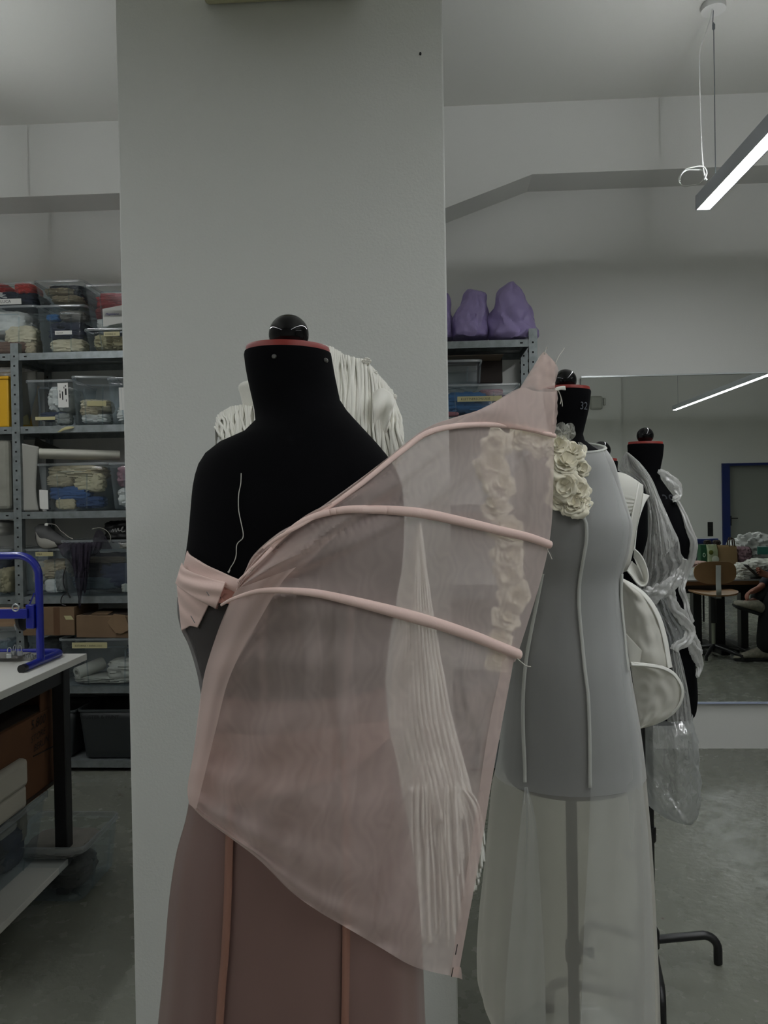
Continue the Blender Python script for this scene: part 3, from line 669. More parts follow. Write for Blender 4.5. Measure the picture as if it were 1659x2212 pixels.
b = MB(); sheet(b, [(976, 2090), (988, 2088), (996, 2090)], [(974, 2110), (988, 2112), (999, 2116)], 6, 5, lambda x, y, u, v: capeY(x, y)-.004+.003*u); b.build('hem_corner', PSH2, cp)
# ================================================================== white pleated gown
PLT = mat('ivory_pleated_cotton', 'f1efe6', 0.8, sheen=0.15, bump=0.05, bscale=250)
gw = thing('pleated_gown', 'ivory pleated gown with piled shoulders and fringed train behind the nearest form', 'gown', (at(720, 1400, 1.4).x, 1.4, at(930, 2070, 1.33).z))
def pleat_sheet(ridge, bottom, nu, nv, y0, y1, yb, npl, amp, seed, back=.12):
    A, B = resample(ridge, nu), resample(bottom, nu); rows = []
    for j in range(nv):
        v = j/(nv-1); row = []
        for i in range(nu):
            u = i/(nu-1); ph = u*npl*2*PI+1.8*nz(u*7, seed)*3+.8*math.sin(v*3+u*4)
            r = abs(math.sin(ph/2))**.6
            if v < .3:
                a = v/.3*PI/2                                        # up over the ridge from behind
                x, y = A[i]; y += 40*(1-math.sin(a)); Y = y0+back*math.cos(a)
                p = at(x, y, Y)
            else:
                q = (v-.3)/.7; x, y = lerp(A[i][0], B[i][0], q), lerp(A[i][1], B[i][1], q)
                Y = lerp(y0, y1, math.sin(q*PI/2))-yb*math.sin(q*PI)
                p = at(x+3*nz(u*20, v*2, seed), y, Y)
            row.append(p+Vector((0, -amp*r, amp*.5*r))+Vector((nz(u*9, v*3, seed), nz(u*8, v*4, seed+9), nz(u*9, v*2, seed+4)))*.003)
        rows.append(row)
    return rows
MB().grid(pleat_sheet([(655, 760), (675, 752), (700, 750), (715, 754), (738, 769), (762, 777), (788, 783), (803, 797), (822, 820), (846, 846), (851, 866), (849, 885)], [(640, 960), (690, 985), (740, 1000), (780, 1010), (815, 1020), (845, 1020), (858, 1010), (866, 995), (870, 975), (868, 962), (866, 956)], 420, 34, 1.39, 1.31, .05, 30, .0055, 1)).build('shoulder_drape', PLT, gw, solid=.002)
MB().grid(pleat_sheet([(575, 868), (552, 872), (530, 877), (510, 880), (492, 886), (476, 898), (468, 914), (466, 926)], [(575, 985), (560, 988), (542, 986), (525, 980), (508, 974), (494, 966), (484, 958), (478, 950)], 300, 30, 1.39, 1.33, .03, 21, .0045, 2)).build('shoulder_drape', PLT, gw, solid=.002)
b = MB()
for k in range(7):
    b.tube(resample([tuple(at(x+k*3.0, y-k*.8, 1.375-k*.002)) for x, y in ((534, 880), (528, 868), (524, 850), (520, 836), (530, 829), (545, 832), (552, 848))], 24), .0045, 8)
b.build('gathered_knot', PLT, gw)
b = MB(); sheet(b, [(806, 850), (822, 838), (838, 845), (850, 860), (848, 882)], [(806, 948), (818, 960), (828, 962), (836, 940), (840, 905)], 30, 30, lambda x, y, u, v: 1.285-.02*math.sin(v*PI)-.008*math.sin(u*9+v*4)+.004*math.sin(v*14+u*3))
b.build('smooth_flap', PLT, gw, solid=.002)
for (x, y, r, s) in ((792, 780, .009, 1), (808, 806, .007, 2), (848, 858, .009, 3)):
    MB().lump(at(x, y, 1.365), (r*1.9, r*2, r*1.5), s, fold=.35, box=.9, nu=30, nv=18).build('gathered_tuft', PLT, gw)
def ropes(name, ridge, bottom, n, y0, y1, seed, r0=.0028):
    rn = random.Random(seed); A, B = resample(ridge, 60), resample(bottom, 60); b = MB()
    for k in range(n):
        u = min(.995, max(.005, (k+rn.uniform(-.4, .4))/(n-1))); f = u*59; i = min(58, int(f)); t = f-i
        a = [lerp(A[i][c], A[i+1][c], t) for c in (0, 1)]; e = [lerp(B[i][c], B[i+1][c], t) for c in (0, 1)]
        w = rn.uniform(-16, 16); dep = rn.uniform(-.006, .006); rr = r0*rn.uniform(.7, 1.35)
        pts = [(a[0]-3, a[1]+14, y0+.05), (a[0], a[1]-2, y0+.012), (a[0]+1, a[1]+6, y0-.012+dep)]
        for q in (.2, .4, .6, .8, 1): pts.append((lerp(a[0], e[0], q)+w*math.sin(q*3.3+k*.4)*.5+3*math.sin(q*9+k), lerp(a[1], e[1], q), lerp(y0, y1, q)-.055*math.sin(q*PI*.8)-.008+dep))
        b.tube([at(*p) for p in resample(pts, 26)], [rr*(1+.2*nz(k*3.3, j*.4)) for j in range(26)], 8)
    b.build(name, PLT, gw)
ropes('pleat_cords', [(660, 756), (690, 749), (715, 753), (738, 767), (762, 776), (788, 782), (803, 797), (822, 820), (846, 848), (851, 870)], [(660, 985), (705, 995), (750, 1005), (785, 1012), (815, 1018), (842, 1015), (855, 1006), (864, 990), (868, 972), (867, 960)], 52, 1.375, 1.30, 3)
ropes('pleat_cords', [(572, 866), (550, 871), (530, 876), (510, 880), (492, 886), (477, 898), (469, 914)], [(572, 985), (556, 988), (540, 986), (524, 980), (508, 974), (494, 966), (482, 955)], 34, 1.375, 1.325, 4, .0024)
# train: pleated cloth running down to a ragged fringe
LB = [(904, 1132), (880, 1200), (862, 1275), (850, 1400), (840, 1540), (842, 1600), (862, 1680), (880, 1780)]
RB = [(909, 1132), (926, 1250), (948, 1400), (975, 1540), (998, 1630), (1014, 1690), (1022, 1730), (1030, 1770)]
nu, nv = 160, 60; A, B = resample(LB, nv), resample(RB, nv); rows = []
for j in range(nv):
    v = j/(nv-1); row = []
    for i in range(nu):
        u = i/(nu-1); ph = u*PI*26+2.5*nz(u*6, v*2.5)
        x, y = lerp(A[j][0], B[j][0], u), lerp(A[j][1], B[j][1], u)
        row.append(at(x+2*nz(v*9, u*3), y, 1.34-.03*math.sin(u*PI)-.004*abs(math.sin(ph/2))-.008*nz(u*5, v*6, 2)))
    rows.append(row)
MB().grid(rows).build('train', PLT, gw, solid=.0015)
def strand(b, pts, w0, Y, seed, n=16):
    P = resample(pts, n); L_, R_, q = [], [], []
    for k, (x, y) in enumerate(P):
        t = k/(n-1); w_ = w0*(1+.25*nz(k*.6, seed)); Y_ = Y+.006*nz(k*.35, seed*3.1)
        L_.append(at(x-w_, y, Y_+.002)); q.append(at(x, y, Y_-.003)); R_.append(at(x+w_, y+1.5*nz(seed, k), Y_+.002))
    b.grid([L_, q, R_])
b = MB(); rnd = random.Random(5)
for k in range(26):
    t = k/25; x0 = 885+t*105; x1 = lerp(897, 1000, t)+rnd.uniform(-6, 6); ye = rnd.choice((1880, 1930, 1975, 2010, 2040, 2062))-(30 if t > .75 else 0)+rnd.uniform(-14, 14)
    strand(b, [(x0, 1700), (x0+2+rnd.uniform(-4, 4), 1790), (lerp(x0, x1, .6), (1790+ye)/2), (x1, ye)], rnd.uniform(3.2, 5.5), 1.315+rnd.uniform(-.012, .012), k+.3)
b.build('fringe', PLT, gw, solid=.001)
b = MB()
for k in range(15):
    t = k/14; xe = lerp(1010, 1047, t)+rnd.uniform(-2, 2); ye = lerp(1950, 1850, t)+rnd.uniform(-26, 22); xt = lerp(965, 1012, t)
    strand(b, [(xt, 1712-6*t), (lerp(988, 1032, t), 1742-4*t), (lerp(1004, 1043, t), 1795), (xe, ye)], rnd.uniform(2.6, 3.8), 1.335+rnd.uniform(-.01, .01), k+50.7)
b.build('fringe', PLT, gw, solid=.001)
# ================================================================== sheer white dress with cloth roses
WSH = sheer('white_chiffon', 'ebebe8', 0.43, 0.3, 0.45, tint=(.98, .99, 1), var=.05, vscale=5, stretch=(1, 1, .4))
WSK = sheer('white_chiffon_skirt', 'eceae2', 0.35, 0.4, 0.40, tint=(1, .99, .96), var=.06, vscale=4, stretch=(1, 1, .3))
IVO = mat('ivory_silk', 'f0ead6', 0.7, sheen=0.2)
WTAPE = sheer('white_tape', 'dfe0da', 0.8, 0.3, 0.2)
dr = thing('sheer_dress', 'floor length see-through white dress with cloth roses at the shoulder', 'dress', (.33, Y2, .18))
D2 = [(966, 1152, 1306, .066, .016), (982, 1132, 1317, .072, .010), (1000, 1117, 1326, .081, .005), (1050, 1105, 1339, .094, 0), (1100, 1098, 1354, .109, 0), (1135, 1094, 1363, .116, 0), (1190, 1102, 1356, .109, 0), (1260, 1117, 1340, .092, 0), (1330, 1109, 1345, .097, 0), (1450, 1094, 1360, .12, 0), (1560, 1085, 1378, .13, 0), (1640, 1075, 1388, .133, 0), (1671, 1069, 1391, .136, 0)]
MB().loft(px_rings(D2, Y2, 140, 60, lambda t, s: 1+.010*nz(math.cos(t)*5, math.sin(t)*5, s*2.5)+.004*nz(math.cos(t)*14, math.sin(t)*14, s*2+5)), False, False).build('bodice', WSH, dr)
S2 = [(1671, 1069, 1391, .136, 0), (1700, 1063, 1394, .142, 0), (1800, 1054, 1403, .155, 0), (1900, 1046, 1409, .165, 0), (2000, 1037, 1413, .172, 0), (2080, 1034, 1416, .178, 0), (2140, 1036, 1418, .18, 0), (2190, 1052, 1419, .18, -.015), (2250, 1078, 1421, .178, -.03)]
def s2_fold(t, s):
    return 1+s*(.035*math.sin(t*7+.6)+.022*math.sin(t*13+2)) if s > .02 else 1
MB().loft(px_rings(S2, Y2, 160, 60, s2_fold), False, False).build('skirt', WSK, dr)
def on2(x, y, off): return front_y(D2 if y < 1671 else [r[:4] for r in S2], Y2, x, y, off)
D2q = [r[:4] for r in D2]; S2q = [r[:4] for r in S2]
def tape(cur, w_, name='seam_tape', m=WTAPE, off=.003, n=50):
    pts = resample(cur, n)
    MB().grid([[at(x+d, y, front_y(D2q if y < 1690 else S2q, Y2, x+d, y, .004)-off) for x, y in pts] for d in (-w_, w_)]).build(name, m, dr, solid=.001)
tape([(1256, 1108), (1266, 1130), (1267, 1165), (1260, 1210), (1252, 1260), (1251, 1310), (1257, 1380), (1264, 1450), (1271, 1510), (1274, 1600), (1275, 1702)], 3.6)
tape([(1172, 1240), (1160, 1300), (1146, 1370), (1136, 1430), (1130, 1500), (1130, 1580), (1133, 1640), (1134, 1690)], 3.6)
tape([(1344, 1240), (1343, 1290), (1347, 1340), (1353, 1400), (1358, 1450)], 2.2, 'zip_edge')
for L_, R_, n_, m_ in (([(1236, 975), (1244, 1050), (1256, 1108), (1266, 1130), (1267, 1165), (1260, 1210), (1252, 1260), (1251, 1310), (1257, 1380), (1264, 1450), (1271, 1510), (1274, 1600), (1276, 1690), (1270, 1850), (1262, 2000), (1254, 2240)], [(1303, 973), (1334, 1050), (1352, 1105), (1360, 1135), (1353, 1190), (1337, 1260), (1342, 1330), (1357, 1450), (1375, 1560), (1385, 1640), (1388, 1690), (1400, 1800), (1406, 1900), (1411, 2000), (1417, 2240)], 90, sheer('white_chiffon_second', 'ebeded', 0.22, 0.3, 0.2)), ([(1133, 1700), (1124, 1780), (1112, 1900), (1096, 2080), (1088, 2240)], [(1140, 1700), (1158, 1780), (1166, 1900), (1176, 2080), (1180, 2240)], 50, sheer('white_chiffon_second', 'ebeded', 0.22, 0.3, 0.2))):
    A_, B_ = resample(L_, n_), resample(R_, n_)
    rows = [[at(x, y, front_y(D2q if y < 1690 else S2q, Y2, x, y, .004)-.006-.003*math.sin(q*.5+y*.004)*(y > 1690)) for q in range(26) for x, y in [(lerp(A_[j][0], B_[j][0], q/25), lerp(A_[j][1], B_[j][1], q/25))]] for j in range(n_)]
    MB().grid(rows).build('godet_panel', m_, dr)
# neckline binding
b = MB().tube(px_rings(D2, Y2, 90, 3)[0], .0042, 8, closed=True, squash=.6); b.build('neckline_binding', WTAPE, dr)
# cloth roses
def rose(b, c, R, nrm, seed, rings=4):
    rn = random.Random(seed); nrm = Vector(nrm).normalized(); ux = nrm.cross(Vector((0, 0, 1))).normalized(); uy = ux.cross(nrm)
    for k in range(rings):
        q_ = (k+1)/rings; npet = 2+k; wd = 2*PI/npet*1.55
        for q in range(npet):
            a0 = 2*PI*q/npet+rn.uniform(-.3, .3)+k*.9; rows = []; sd = rn.uniform(0, 99)
            rin, rout = R*.12*q_, R*(.25+.80*q_)*rn.uniform(.9, 1.1); h0, h1 = R*(.15-.25*q_), R*(.85-.75*q_)*rn.uniform(.8, 1.2)
            for j in range(9):
                v = j/8; row = []
                for i in range(15):
                    u = i/14*2-1; a = a0+u*wd/2
                    e = 1-.35*abs(u)**3+.10*math.sin(u*5+sd)
                    rr = lerp(rin, rout*e, math.sin(v*PI/2)**.8)+R*.05*nz(u*2.2+sd, v*2)
                    h = lerp(h0, h1, v**.8)-R*.28*(v**4)*q_+R*.16*nz(u*1.6+sd, v*1.5, 4)*v+R*.07*math.sin(u*7+sd)*v*v+R*.045*math.sin(u*17+sd*3)*v**3
                    row.append(Vector(c)+ux*math.cos(a)*rr+uy*math.sin(a)*rr+nrm*h)
                rows.append(row)
            b.grid(rows)
for (x, y, r, Yr, sd) in ((1218, 1002, 32, 1.59, 1), (1236, 978, 26, 1.60, 2), (1205, 965, 26, 1.60, 3), (1252, 1012, 20, 1.60, 4), (1220, 1050, 33, 1.585, 5), (1246, 1060, 26, 1.59, 6), (1206, 1080, 22, 1.60, 7), (1240, 1092, 27, 1.585, 8), (1258, 1085, 18, 1.59, 9),
                            (1070, 962, 30, 1.63, 11), (1062, 1008, 34, 1.63, 12), (1082, 1052, 30, 1.62, 13), (1072, 1098, 30, 1.62, 14), (1098, 1150, 34, 1.61, 15), (1100, 1200, 32, 1.61, 16), (1098, 1240, 30, 1.61, 17), (1112, 1290, 32, 1.61, 18), (1094, 1335, 28, 1.61, 19), (1078, 1385, 26, 1.6, 20), (1074, 1428, 22, 1.6, 21), (1130, 945, 28, 1.64, 22), (1165, 955, 28, 1.62, 23)):
    b = MB(); rose(b, at(x, y, Yr), 1.12*r*Yr/FPX, (.3*math.sin(sd*2.1), -1, .35+.35*math.sin(sd)), sd); b.build('cloth_rose', IVO, dr)
NET = sheer('white_net', 'e4e4dc', 0.22, 0.3, 0.5)
for pts in ([(1199, 955), (1196, 935), (1202, 918), (1214, 912), (1226, 922), (1231, 940), (1222, 955)], [(1218, 940), (1222, 918), (1234, 914), (1243, 928), (1241, 944), (1230, 952)], [(1244, 975), (1250, 955), (1259, 960), (1262, 975), (1256, 985)]):
    c = at(sum(p[0] for p in pts)/len(pts), sum(p[1] for p in pts)/len(pts), 1.595); P = pxl(pts, 1.60); P = [tuple(p) for p in P]; P = resample(P+[P[0]], 28)
    MB().grid([[c+(Vector(p)-c)*s+Vector((0, -.006*math.sin(s*3+k), 0)) for k, p in enumerate(P)] for s in (.02, .4, .75, 1)]).build('net_petal', NET, dr)
b = MB(); sheet(b, [(1188, 1078), (1200, 1080), (1212, 1084)], [(1190, 1094), (1203, 1103), (1208, 1096)], 8, 6, lambda x, y, u, v: 1.6+.003*math.sin(u*6)); b.build('ribbon_tail', IVO, dr, solid=.001)
b = MB(); sheet(b, [(1267, 1086), (1273, 1088), (1277, 1091)], [(1268, 1092), (1272, 1094), (1275, 1095)], 6, 4, lambda x, y, u, v: 1.585); b.build('white_clip', WHITEP, dr, solid=.003)
# ================================================================== white hooped vest
VW = sheer('white_stiff_cotton', 'f2f1ea', 0.9, 0.35, 0.12); VB = mat('white_binding', 'f0efe8', 0.6); VT = sheer('white_hoop_cloth', 'efede5', 0.86, 0.3, 0.15, var=.06, vscale=7)
vs = thing('hooped_vest', 'white stiff cotton vest with looped armhole and hooped hip flounces', 'vest', (at(1390, 1300, 1.95).x, 1.95, at(1400, 1570, 1.9).z))
Yv = lambda b0, k=0.0: (lambda x, y, u, v: front_y(M5, Y5, x, y, .01)-b0-k*math.sin(v*PI))
b = MB(); sheet(b, [(1318, 1024), (1340, 1021), (1362, 1030), (1382, 1043)], [(1330, 1120), (1346, 1118), (1356, 1114), (1364, 1110)], 24, 40, lambda x, y, u, v: front_y(M5, Y5, x, y, .01)-.004-.004*math.sin(max(0, v-.5)*60)*(v > .5)*.4-.006*math.sin(v*PI)); b.build('front_panel', VW, vs, solid=.002)
b = MB(); sheet(b, [(1381, 1043), (1375, 1075), (1366, 1112), (1360, 1150), (1352, 1195), (1346, 1236)], [(1389, 1048), (1389, 1065), (1384, 1100), (1374, 1150), (1366, 1195), (1357, 1233)], 40, 8, Yv(.008)); b.build('side_band', VW, vs, solid=.002)
MB().tube(resample([tuple(at(x, y, front_y(M5, Y5, x, y, .01)-.012)) for x, y in ((1380, 1043), (1374, 1075), (1366, 1112), (1360, 1150))], 30), .0024, 8).build('piping', VB, vs)
b = MB(); sheet(b, [(1389, 1066), (1384, 1100), (1374, 1150), (1368, 1190)], [(1403, 1071), (1390, 1092), (1377, 1135), (1371, 1190)], 40, 6, Yv(.012)); b.build('armhole_band', VB, vs, solid=.003)
OUT = [(1370, 1186), (1384, 1200), (1395, 1222), (1400, 1245), (1396, 1261), (1386, 1266), (1375, 1258), (1364, 1243), (1355, 1232)]
INN = [(1369, 1204), (1377, 1213), (1386, 1232), (1391, 1250), (1390, 1259), (1384, 1258), (1376, 1246), (1370, 1228), (1365, 1212)]
b = MB(); sheet(b, OUT, INN, 60, 8, lambda x, y, u, v: 1.90+.03*v); b.build('loop_band', VB, vs, solid=.003)
b = MB(); sheet(b, INN, [(1376, 1222)]*3, 40, 8, lambda x, y, u, v: 1.93+.02*v); b.build('loop_lining', VW, vs)
MB().tube(resample([tuple(at(x, y, 1.898)) for x, y in OUT], 50), .0022, 8).build('loop_edge', VB, vs)
E1 = [(1343, 1249), (1368, 1262), (1393, 1281), (1414, 1307), (1430, 1340), (1441, 1380), (1448, 1420), (1452, 1442)]
I1 = [(1340, 1253), (1343, 1275), (1345, 1300), (1347, 1325), (1350, 1350), (1354, 1380), (1358, 1410), (1362, 1440)]
bul = lambda Yb, d: (lambda x, y, u, v: Yb-d*math.sin(v*PI*.9)-.008*math.sin(u*13+v*5)*(1-v)-.01*nz(u*6, v*4, 3))
b = MB(); sheet(b, I1, E1, 60, 30, bul(1.90, .05)); b.build('upper_flounce', VT, vs, solid=.0015)
b = MB(); sheet(b, E1, [(x-9, y+2) for x, y in E1], 60, 5, lambda x, y, u, v: 1.872-.010*v); b.build('flounce_binding', VB, vs, solid=.002)
b = MB(); sheet(b, [(1352, 1368), (1368, 1385), (1390, 1408), (1416, 1430)], [(1360, 1432), (1378, 1434), (1398, 1434), (1418, 1436)], 30, 12, lambda x, y, u, v: 1.87-.012*math.sin(u*PI+v)); b.build('inner_fold', VW, vs, solid=.0015)
E2 = [(1362, 1430), (1400, 1433), (1432, 1439), (1456, 1452), (1473, 1476), (1477, 1500), (1468, 1527), (1448, 1548), (1420, 1563), (1382, 1574)]
I2 = [(1362, 1434), (1364, 1446), (1366, 1460), (1368, 1475), (1370, 1490), (1372, 1505), (1375, 1522), (1378, 1540), (1380, 1556), (1382, 1572)]
b = MB(); sheet(b, I2, E2, 70, 30, lambda x, y, u, v: 1.89-.06*v*(1-u)-.02*math.sin(v*PI)-.008*nz(u*7, v*5, 8)); b.build('lower_flounce', VT, vs, solid=.0015)
b = MB(); sheet(b, E2, [(lerp(x, 1400, .07), lerp(y, 1500, .11)) for x, y in E2], 70, 5, lambda x, y, u, v: 1.888-.06*(1-u)-.004*v); b.build('flounce_binding', VB, vs, solid=.002)
# ================================================================== knotted plastic film
FILM = sheer('milky_film', 'e9e9e6', 0.48, 0.4, 0.45, gloss=.14, grough=.2, var=.22, vscale=30, stretch=(1, 1, .25))
FILMC = sheer('clear_film', 'd8dbda', 0.40, 0.4, 0.5, gloss=.35, grough=.16, var=.10, vscale=18)
ROPE = sheer('twisted_film', 'e9e9e6', 0.66, 0.4, 0.3, gloss=.14, grough=.2, var=.2, vscale=40, stretch=(1, 1, .3))
pl = thing('plastic_wrap', 'clear plastic film knotted into lapels and ropes over the farthest dress form', 'plastic film', (at(1420, 1300, 2.2).x, 2.22, at(1460, 1545, 2.2).z))
def film(left, right, nu, nv, Yf, seed, amp=.012, fr=24):
    b = MB(); A, B = resample(left, nv), resample(right, nv); rows = []
    for j in range(nv):
        v = j/(nv-1); row = []
        for i in range(nu):
            u = i/(nu-1); x, y = lerp(A[j][0], B[j][0], u), lerp(A[j][1], B[j][1], u)
            f = amp*(abs(math.sin(u*fr*.5+4*nz(u*3, v*2, seed)))-.5)+amp*.8*nz(u*9, v*7, seed+5)+amp*.7*(abs(nz(u*16, v*22, seed+9))-.2)
            row.append(at(x, y, Yf(x, y)-.012*math.sin(u*PI)-f))
        rows.append(row)
    return b.grid(rows)
f3 = lambda o: (lambda x, y: front_y(M3, Y3, x, y, .01)-o)
film([(1352, 976), (1340, 998), (1335, 1016), (1366, 1040), (1384, 1072), (1392, 1110), (1388, 1170), (1382, 1230), (1376, 1262), (1362, 1292)], [(1358, 978), (1384, 1001), (1408, 1034), (1425, 1074), (1441, 1110), (1454, 1140), (1466, 1166), (1471, 1195), (1480, 1214), (1464, 1250)], 60, 110, f3(.014), 1, fr=34).build('lapel', FILM, pl)
film([(1356, 980), (1372, 1010), (1392, 1040), (1404, 1080), (1412, 1120), (1410, 1180), (1405, 1240)], [(1358, 978), (1384, 1001), (1408, 1034), (1425, 1074), (1441, 1110), (1454, 1140), (1466, 1166)], 40, 80, f3(.022), 2, fr=26).build('lapel', FILM, pl)
def rope(pts, radii, seed, n=70, Yo=.03, m=ROPE, tw=5):
    b = MB(); P = resample([(x, y, front_y(M3, Y3, x, y, .01)-Yo) for x, y in pts], n); R = resample([(r, 0) for r in radii], n)
    C = [at(*p) for p in P]; rings = []
    for k in range(n):
        r = R[k][0]*2.3/FPX; t = (C[min(k+1, n-1)]-C[max(k-1, 0)]).normalized(); u = t.cross(Vector((0, 1, 0))).normalized(); v = t.cross(u)
        rings.append([C[k]+(u*math.cos(a)+v*math.sin(a)*.7)*r*(1+.25*math.sin(a*tw+k*.22+2*nz(k*.1, seed))+.35*nz(math.cos(a)*1.5, math.sin(a)*1.5+k*.16, seed)-.3*abs(nz(math.cos(a)*3.5+seed, math.sin(a)*3.5, k*.3))) for a in [2*PI*q/30 for q in range(30)]])
    b.loft(rings); b.build('film_rope', m, pl)
rope([(1480, 1208), (1472, 1232), (1452, 1256), (1426, 1276), (1398, 1290), (1366, 1290)], [6, 11, 12, 14, 17, 12], 1)
rope([(1446, 1256), (1450, 1285), (1458, 1315), (1478, 1338), (1490, 1362), (1483, 1384), (1464, 1394), (1456, 1406)], [8, 8, 9, 10, 11, 10, 9, 8], 2)
rope([(1486, 1350), (1497, 1385), (1506, 1415), (1511, 1440), (1506, 1462)], [6, 9, 12, 10, 4], 3)
rope([(1461, 1078), (1475, 1105), (1488, 1140), (1498, 1170), (1495, 1200), (1487, 1225), (1479, 1252), (1472, 1274), (1481, 1300), (1484, 1318), (1492, 1345)], [3, 3, 3, 4, 4, 6, 8, 5, 6, 5, 7], 4, Yo=.0)
rope([(1424, 1018), (1436, 1026), (1452, 1040), (1463, 1058), (1464, 1074), (1455, 1080)], [5, 9, 12, 13, 10, 5], 5, Yo=.01, n=50)
film([(1452, 1400), (1449, 1440), (1452, 1490), (1440, 1530), (1442, 1560)], [(1464, 1398), (1476, 1440), (1486, 1490), (1492, 1530), (1494, 1560)], 40, 50, f3(.02), 6, .008, 20).build('film_tail', FILM, pl)
film([(1400, 1290), (1408, 1330), (1425, 1370), (1440, 1410), (1448, 1440)], [(1448, 1262), (1470, 1320), (1488, 1360), (1470, 1400), (1460, 1430)], 40, 40, f3(.012), 7, .008, 18).build('clear_panel', FILMC, pl)
BG = [(1540, 1388, 1490, .09), (1565, 1386, 1492, .11), (1620, 1386, 1500, .12), (1690, 1392, 1505, .11), (1730, 1398, 1505, .09), (1757, 1425, 1503, .06), (1776, 1470, 1496, .02)]
b = MB(); b.loft(px_rings(BG, 2.22, 120, 90, lambda t, s: 1+.05*nz(math.cos(t)*3, math.sin(t)*3, s*7)+.14*(abs(nz(math.cos(t)*2.6+4, math.sin(t)*2.6, s*5))-.2)+.06*(abs(nz(math.cos(t)*6+4, math.sin(t)*6, s*13))-.2)), False, True)
single('plastic_bag', b, FILMC, 'empty clear plastic bag hanging below the plastic wrapped dress form', 'bag')
for cur in ([(1400, 1590), (1425, 1612), (1445, 1645), (1462, 1636)], [(1404, 1730), (1430, 1715), (1452, 1738), (1470, 1752), (1488, 1770)], [(1440, 1660), (1452, 1690), (1462, 1705)]): pass
# ================================================================== boxes and cloth on the shelves
CLR = sheer('clear_bin_plastic', 'c3ccd0', 0.04, 0.4, 0.16, tint=(.95, .97, .98), gloss=.35, grough=.15)
RIM = sheer('clear_bin_rim', 'c8d0d4', 0.32, 0.4, 0.3, gloss=.3, grough=.2)
TAPEY = mat('masking_tape', 'b3ac82', 0.8); PAPER = mat('white_paper', 'd5d4cf', 0.85); INK = mat('black_ink', '1a1a1c', 0.8); INKB = mat('violet_ink', '2d2470', 0.8)
CARD = mat('brown_cardboard', '705a43', 0.85, var=.1, vscale=10); CARDD = mat('box_inside_shade', '2a1d12', 0.9)  # second colour: dark brown painted for the shade inside open cartons
def cloth(col): return mat('cloth_'+col, col, 0.85, bump=.15, bscale=90, var=.12, vscale=14)
def rrect(w, d, z, r=.025, n=5, sx=0, sy=0):
    P = []
    for cx_, cy_, a0 in ((w/2-r, d/2-r, 0), (-w/2+r, d/2-r, PI/2), (-w/2+r, -d/2+r, PI), (w/2-r, -d/2+r, 1.5*PI)):
        for k in range(n+1): a = a0+PI/2*k/n; P.append(Vector((cx_+r*math.cos(a)+sx, cy_+r*math.sin(a)+sy, z)))
    return P
def storage_bin(label, xl, xr, yt, yb, Y0=SF+.02, depth=.34, rz=0.0, tap=.84, zb=None, group='clear plastic storage boxes', ribs=True, lab=None, name='storage_box', m=None, mr=None):
    A, B = at(xl, yt, Y0), at(xr, yt, Y0); w = B.x-A.x; z1 = at((xl+xr)/2, yt, Y0).z; z0 = zb if zb is not None else at((xl+xr)/2, yb, Y0).z
    h = z1-z0; c = Vector(((A.x+B.x)/2, Y0, z0)); M = Matrix.Rotation(rz, 4, 'Z'); c = c+M @ Vector((0, depth/2, 0))
    t = thing(name, label, 'storage box', c, rz, group)
    b = MB(); rs = [rrect(w*tap*s, depth*(tap+.06)*s, z) for s, z in ((.0, .003), (.93, .003), (1, .012))]
    for k in range(1, 7): q = k/6; rs.append(rrect(w*lerp(tap, .97, q), depth*lerp(tap+.06, .97, q), lerp(.012, h-.012, q)))
    b.loft(rs, False, False)
    if ribs:
        for sx in (-.22, .22):
            p = lambda q, sx=sx: Vector((w*sx*lerp(tap, .97, q), -depth/2*lerp(tap+.06, .97, q)-.002, lerp(.012, h-.02, q)))
            b.bar(p(0), p(.82), .006, .004)
        b.bar(Vector((-w*.2, -depth/2*.95-.002, h*.82)), Vector((w*.2, -depth/2*.95-.002, h*.82)), .004, .005)
    b.build('tub', m or CLR, t, local=True, solid=.002)
    b = MB(); b.loft([rrect(w*s, depth*s, z) for s, z in ((.965, h-.013), (1.0, h-.012), (1.005, h-.004), (1.0, h), (.965, h-.001), (.955, h-.01))], False, False); b.build('rim', mr or RIM, t, local=True)
    t['_w'] = 0.0; del t['_w']
    info = dict(t=t, w=w, d=depth, h=h, tap=tap)
    for L_ in (lab or []): bin_label(info, *L_)
    return info
def fpt(B, u, q, lift=.004): return Vector((B['w']*u, -B['d']/2*lerp(B['tap']+.06, .97, q)-lift, B['h']*q))
def bin_label(B, u0, u1, q0, q1, txt, size, m=None, ink=None, shear=0.0, sk=0.0):
    m = m or TAPEY; ink = ink or INK
    p = [fpt(B, u0, q0), fpt(B, u1, q0+sk), fpt(B, u1, q1+sk), fpt(B, u0, q1)]
    l = MB().quad(*p).build('label', m, B['t'], local=True, smooth=False, solid=.0008)
    if txt:
        mb = text_mb(txt, size, lerp(p[0], p[3], .28)+(p[1]-p[0])*.08, p[1]-p[0], p[3]-p[0], shear, lift=.0012); mb.build('lettering', ink, l, local=True, smooth=False)
    return l, p
def fill(B, items, where):
    """items: (name, phrase, colour, (u,v,q) centre, (du,dv,dq) size, seed)"""
    t = B['t']; M = ROOTM[t.name]
    for nm, ph, col, c, d, sd in items:
        k = lerp(B['tap'], .97, min(1, max(0, c[2])))*.93
        mb = MB().lump((B['w']*c[0]*k, B['d']*c[1]*k, B['h']*c[2]+.004), (B['w']*d[0]*k, B['d']*d[1]*k, B['h']*d[2]), sd, fold=.13, freq=4.5)
        mb.v = [M @ p for p in mb.v]
        single(nm, mb, cloth(col), ph+' '+where, 'cloth')
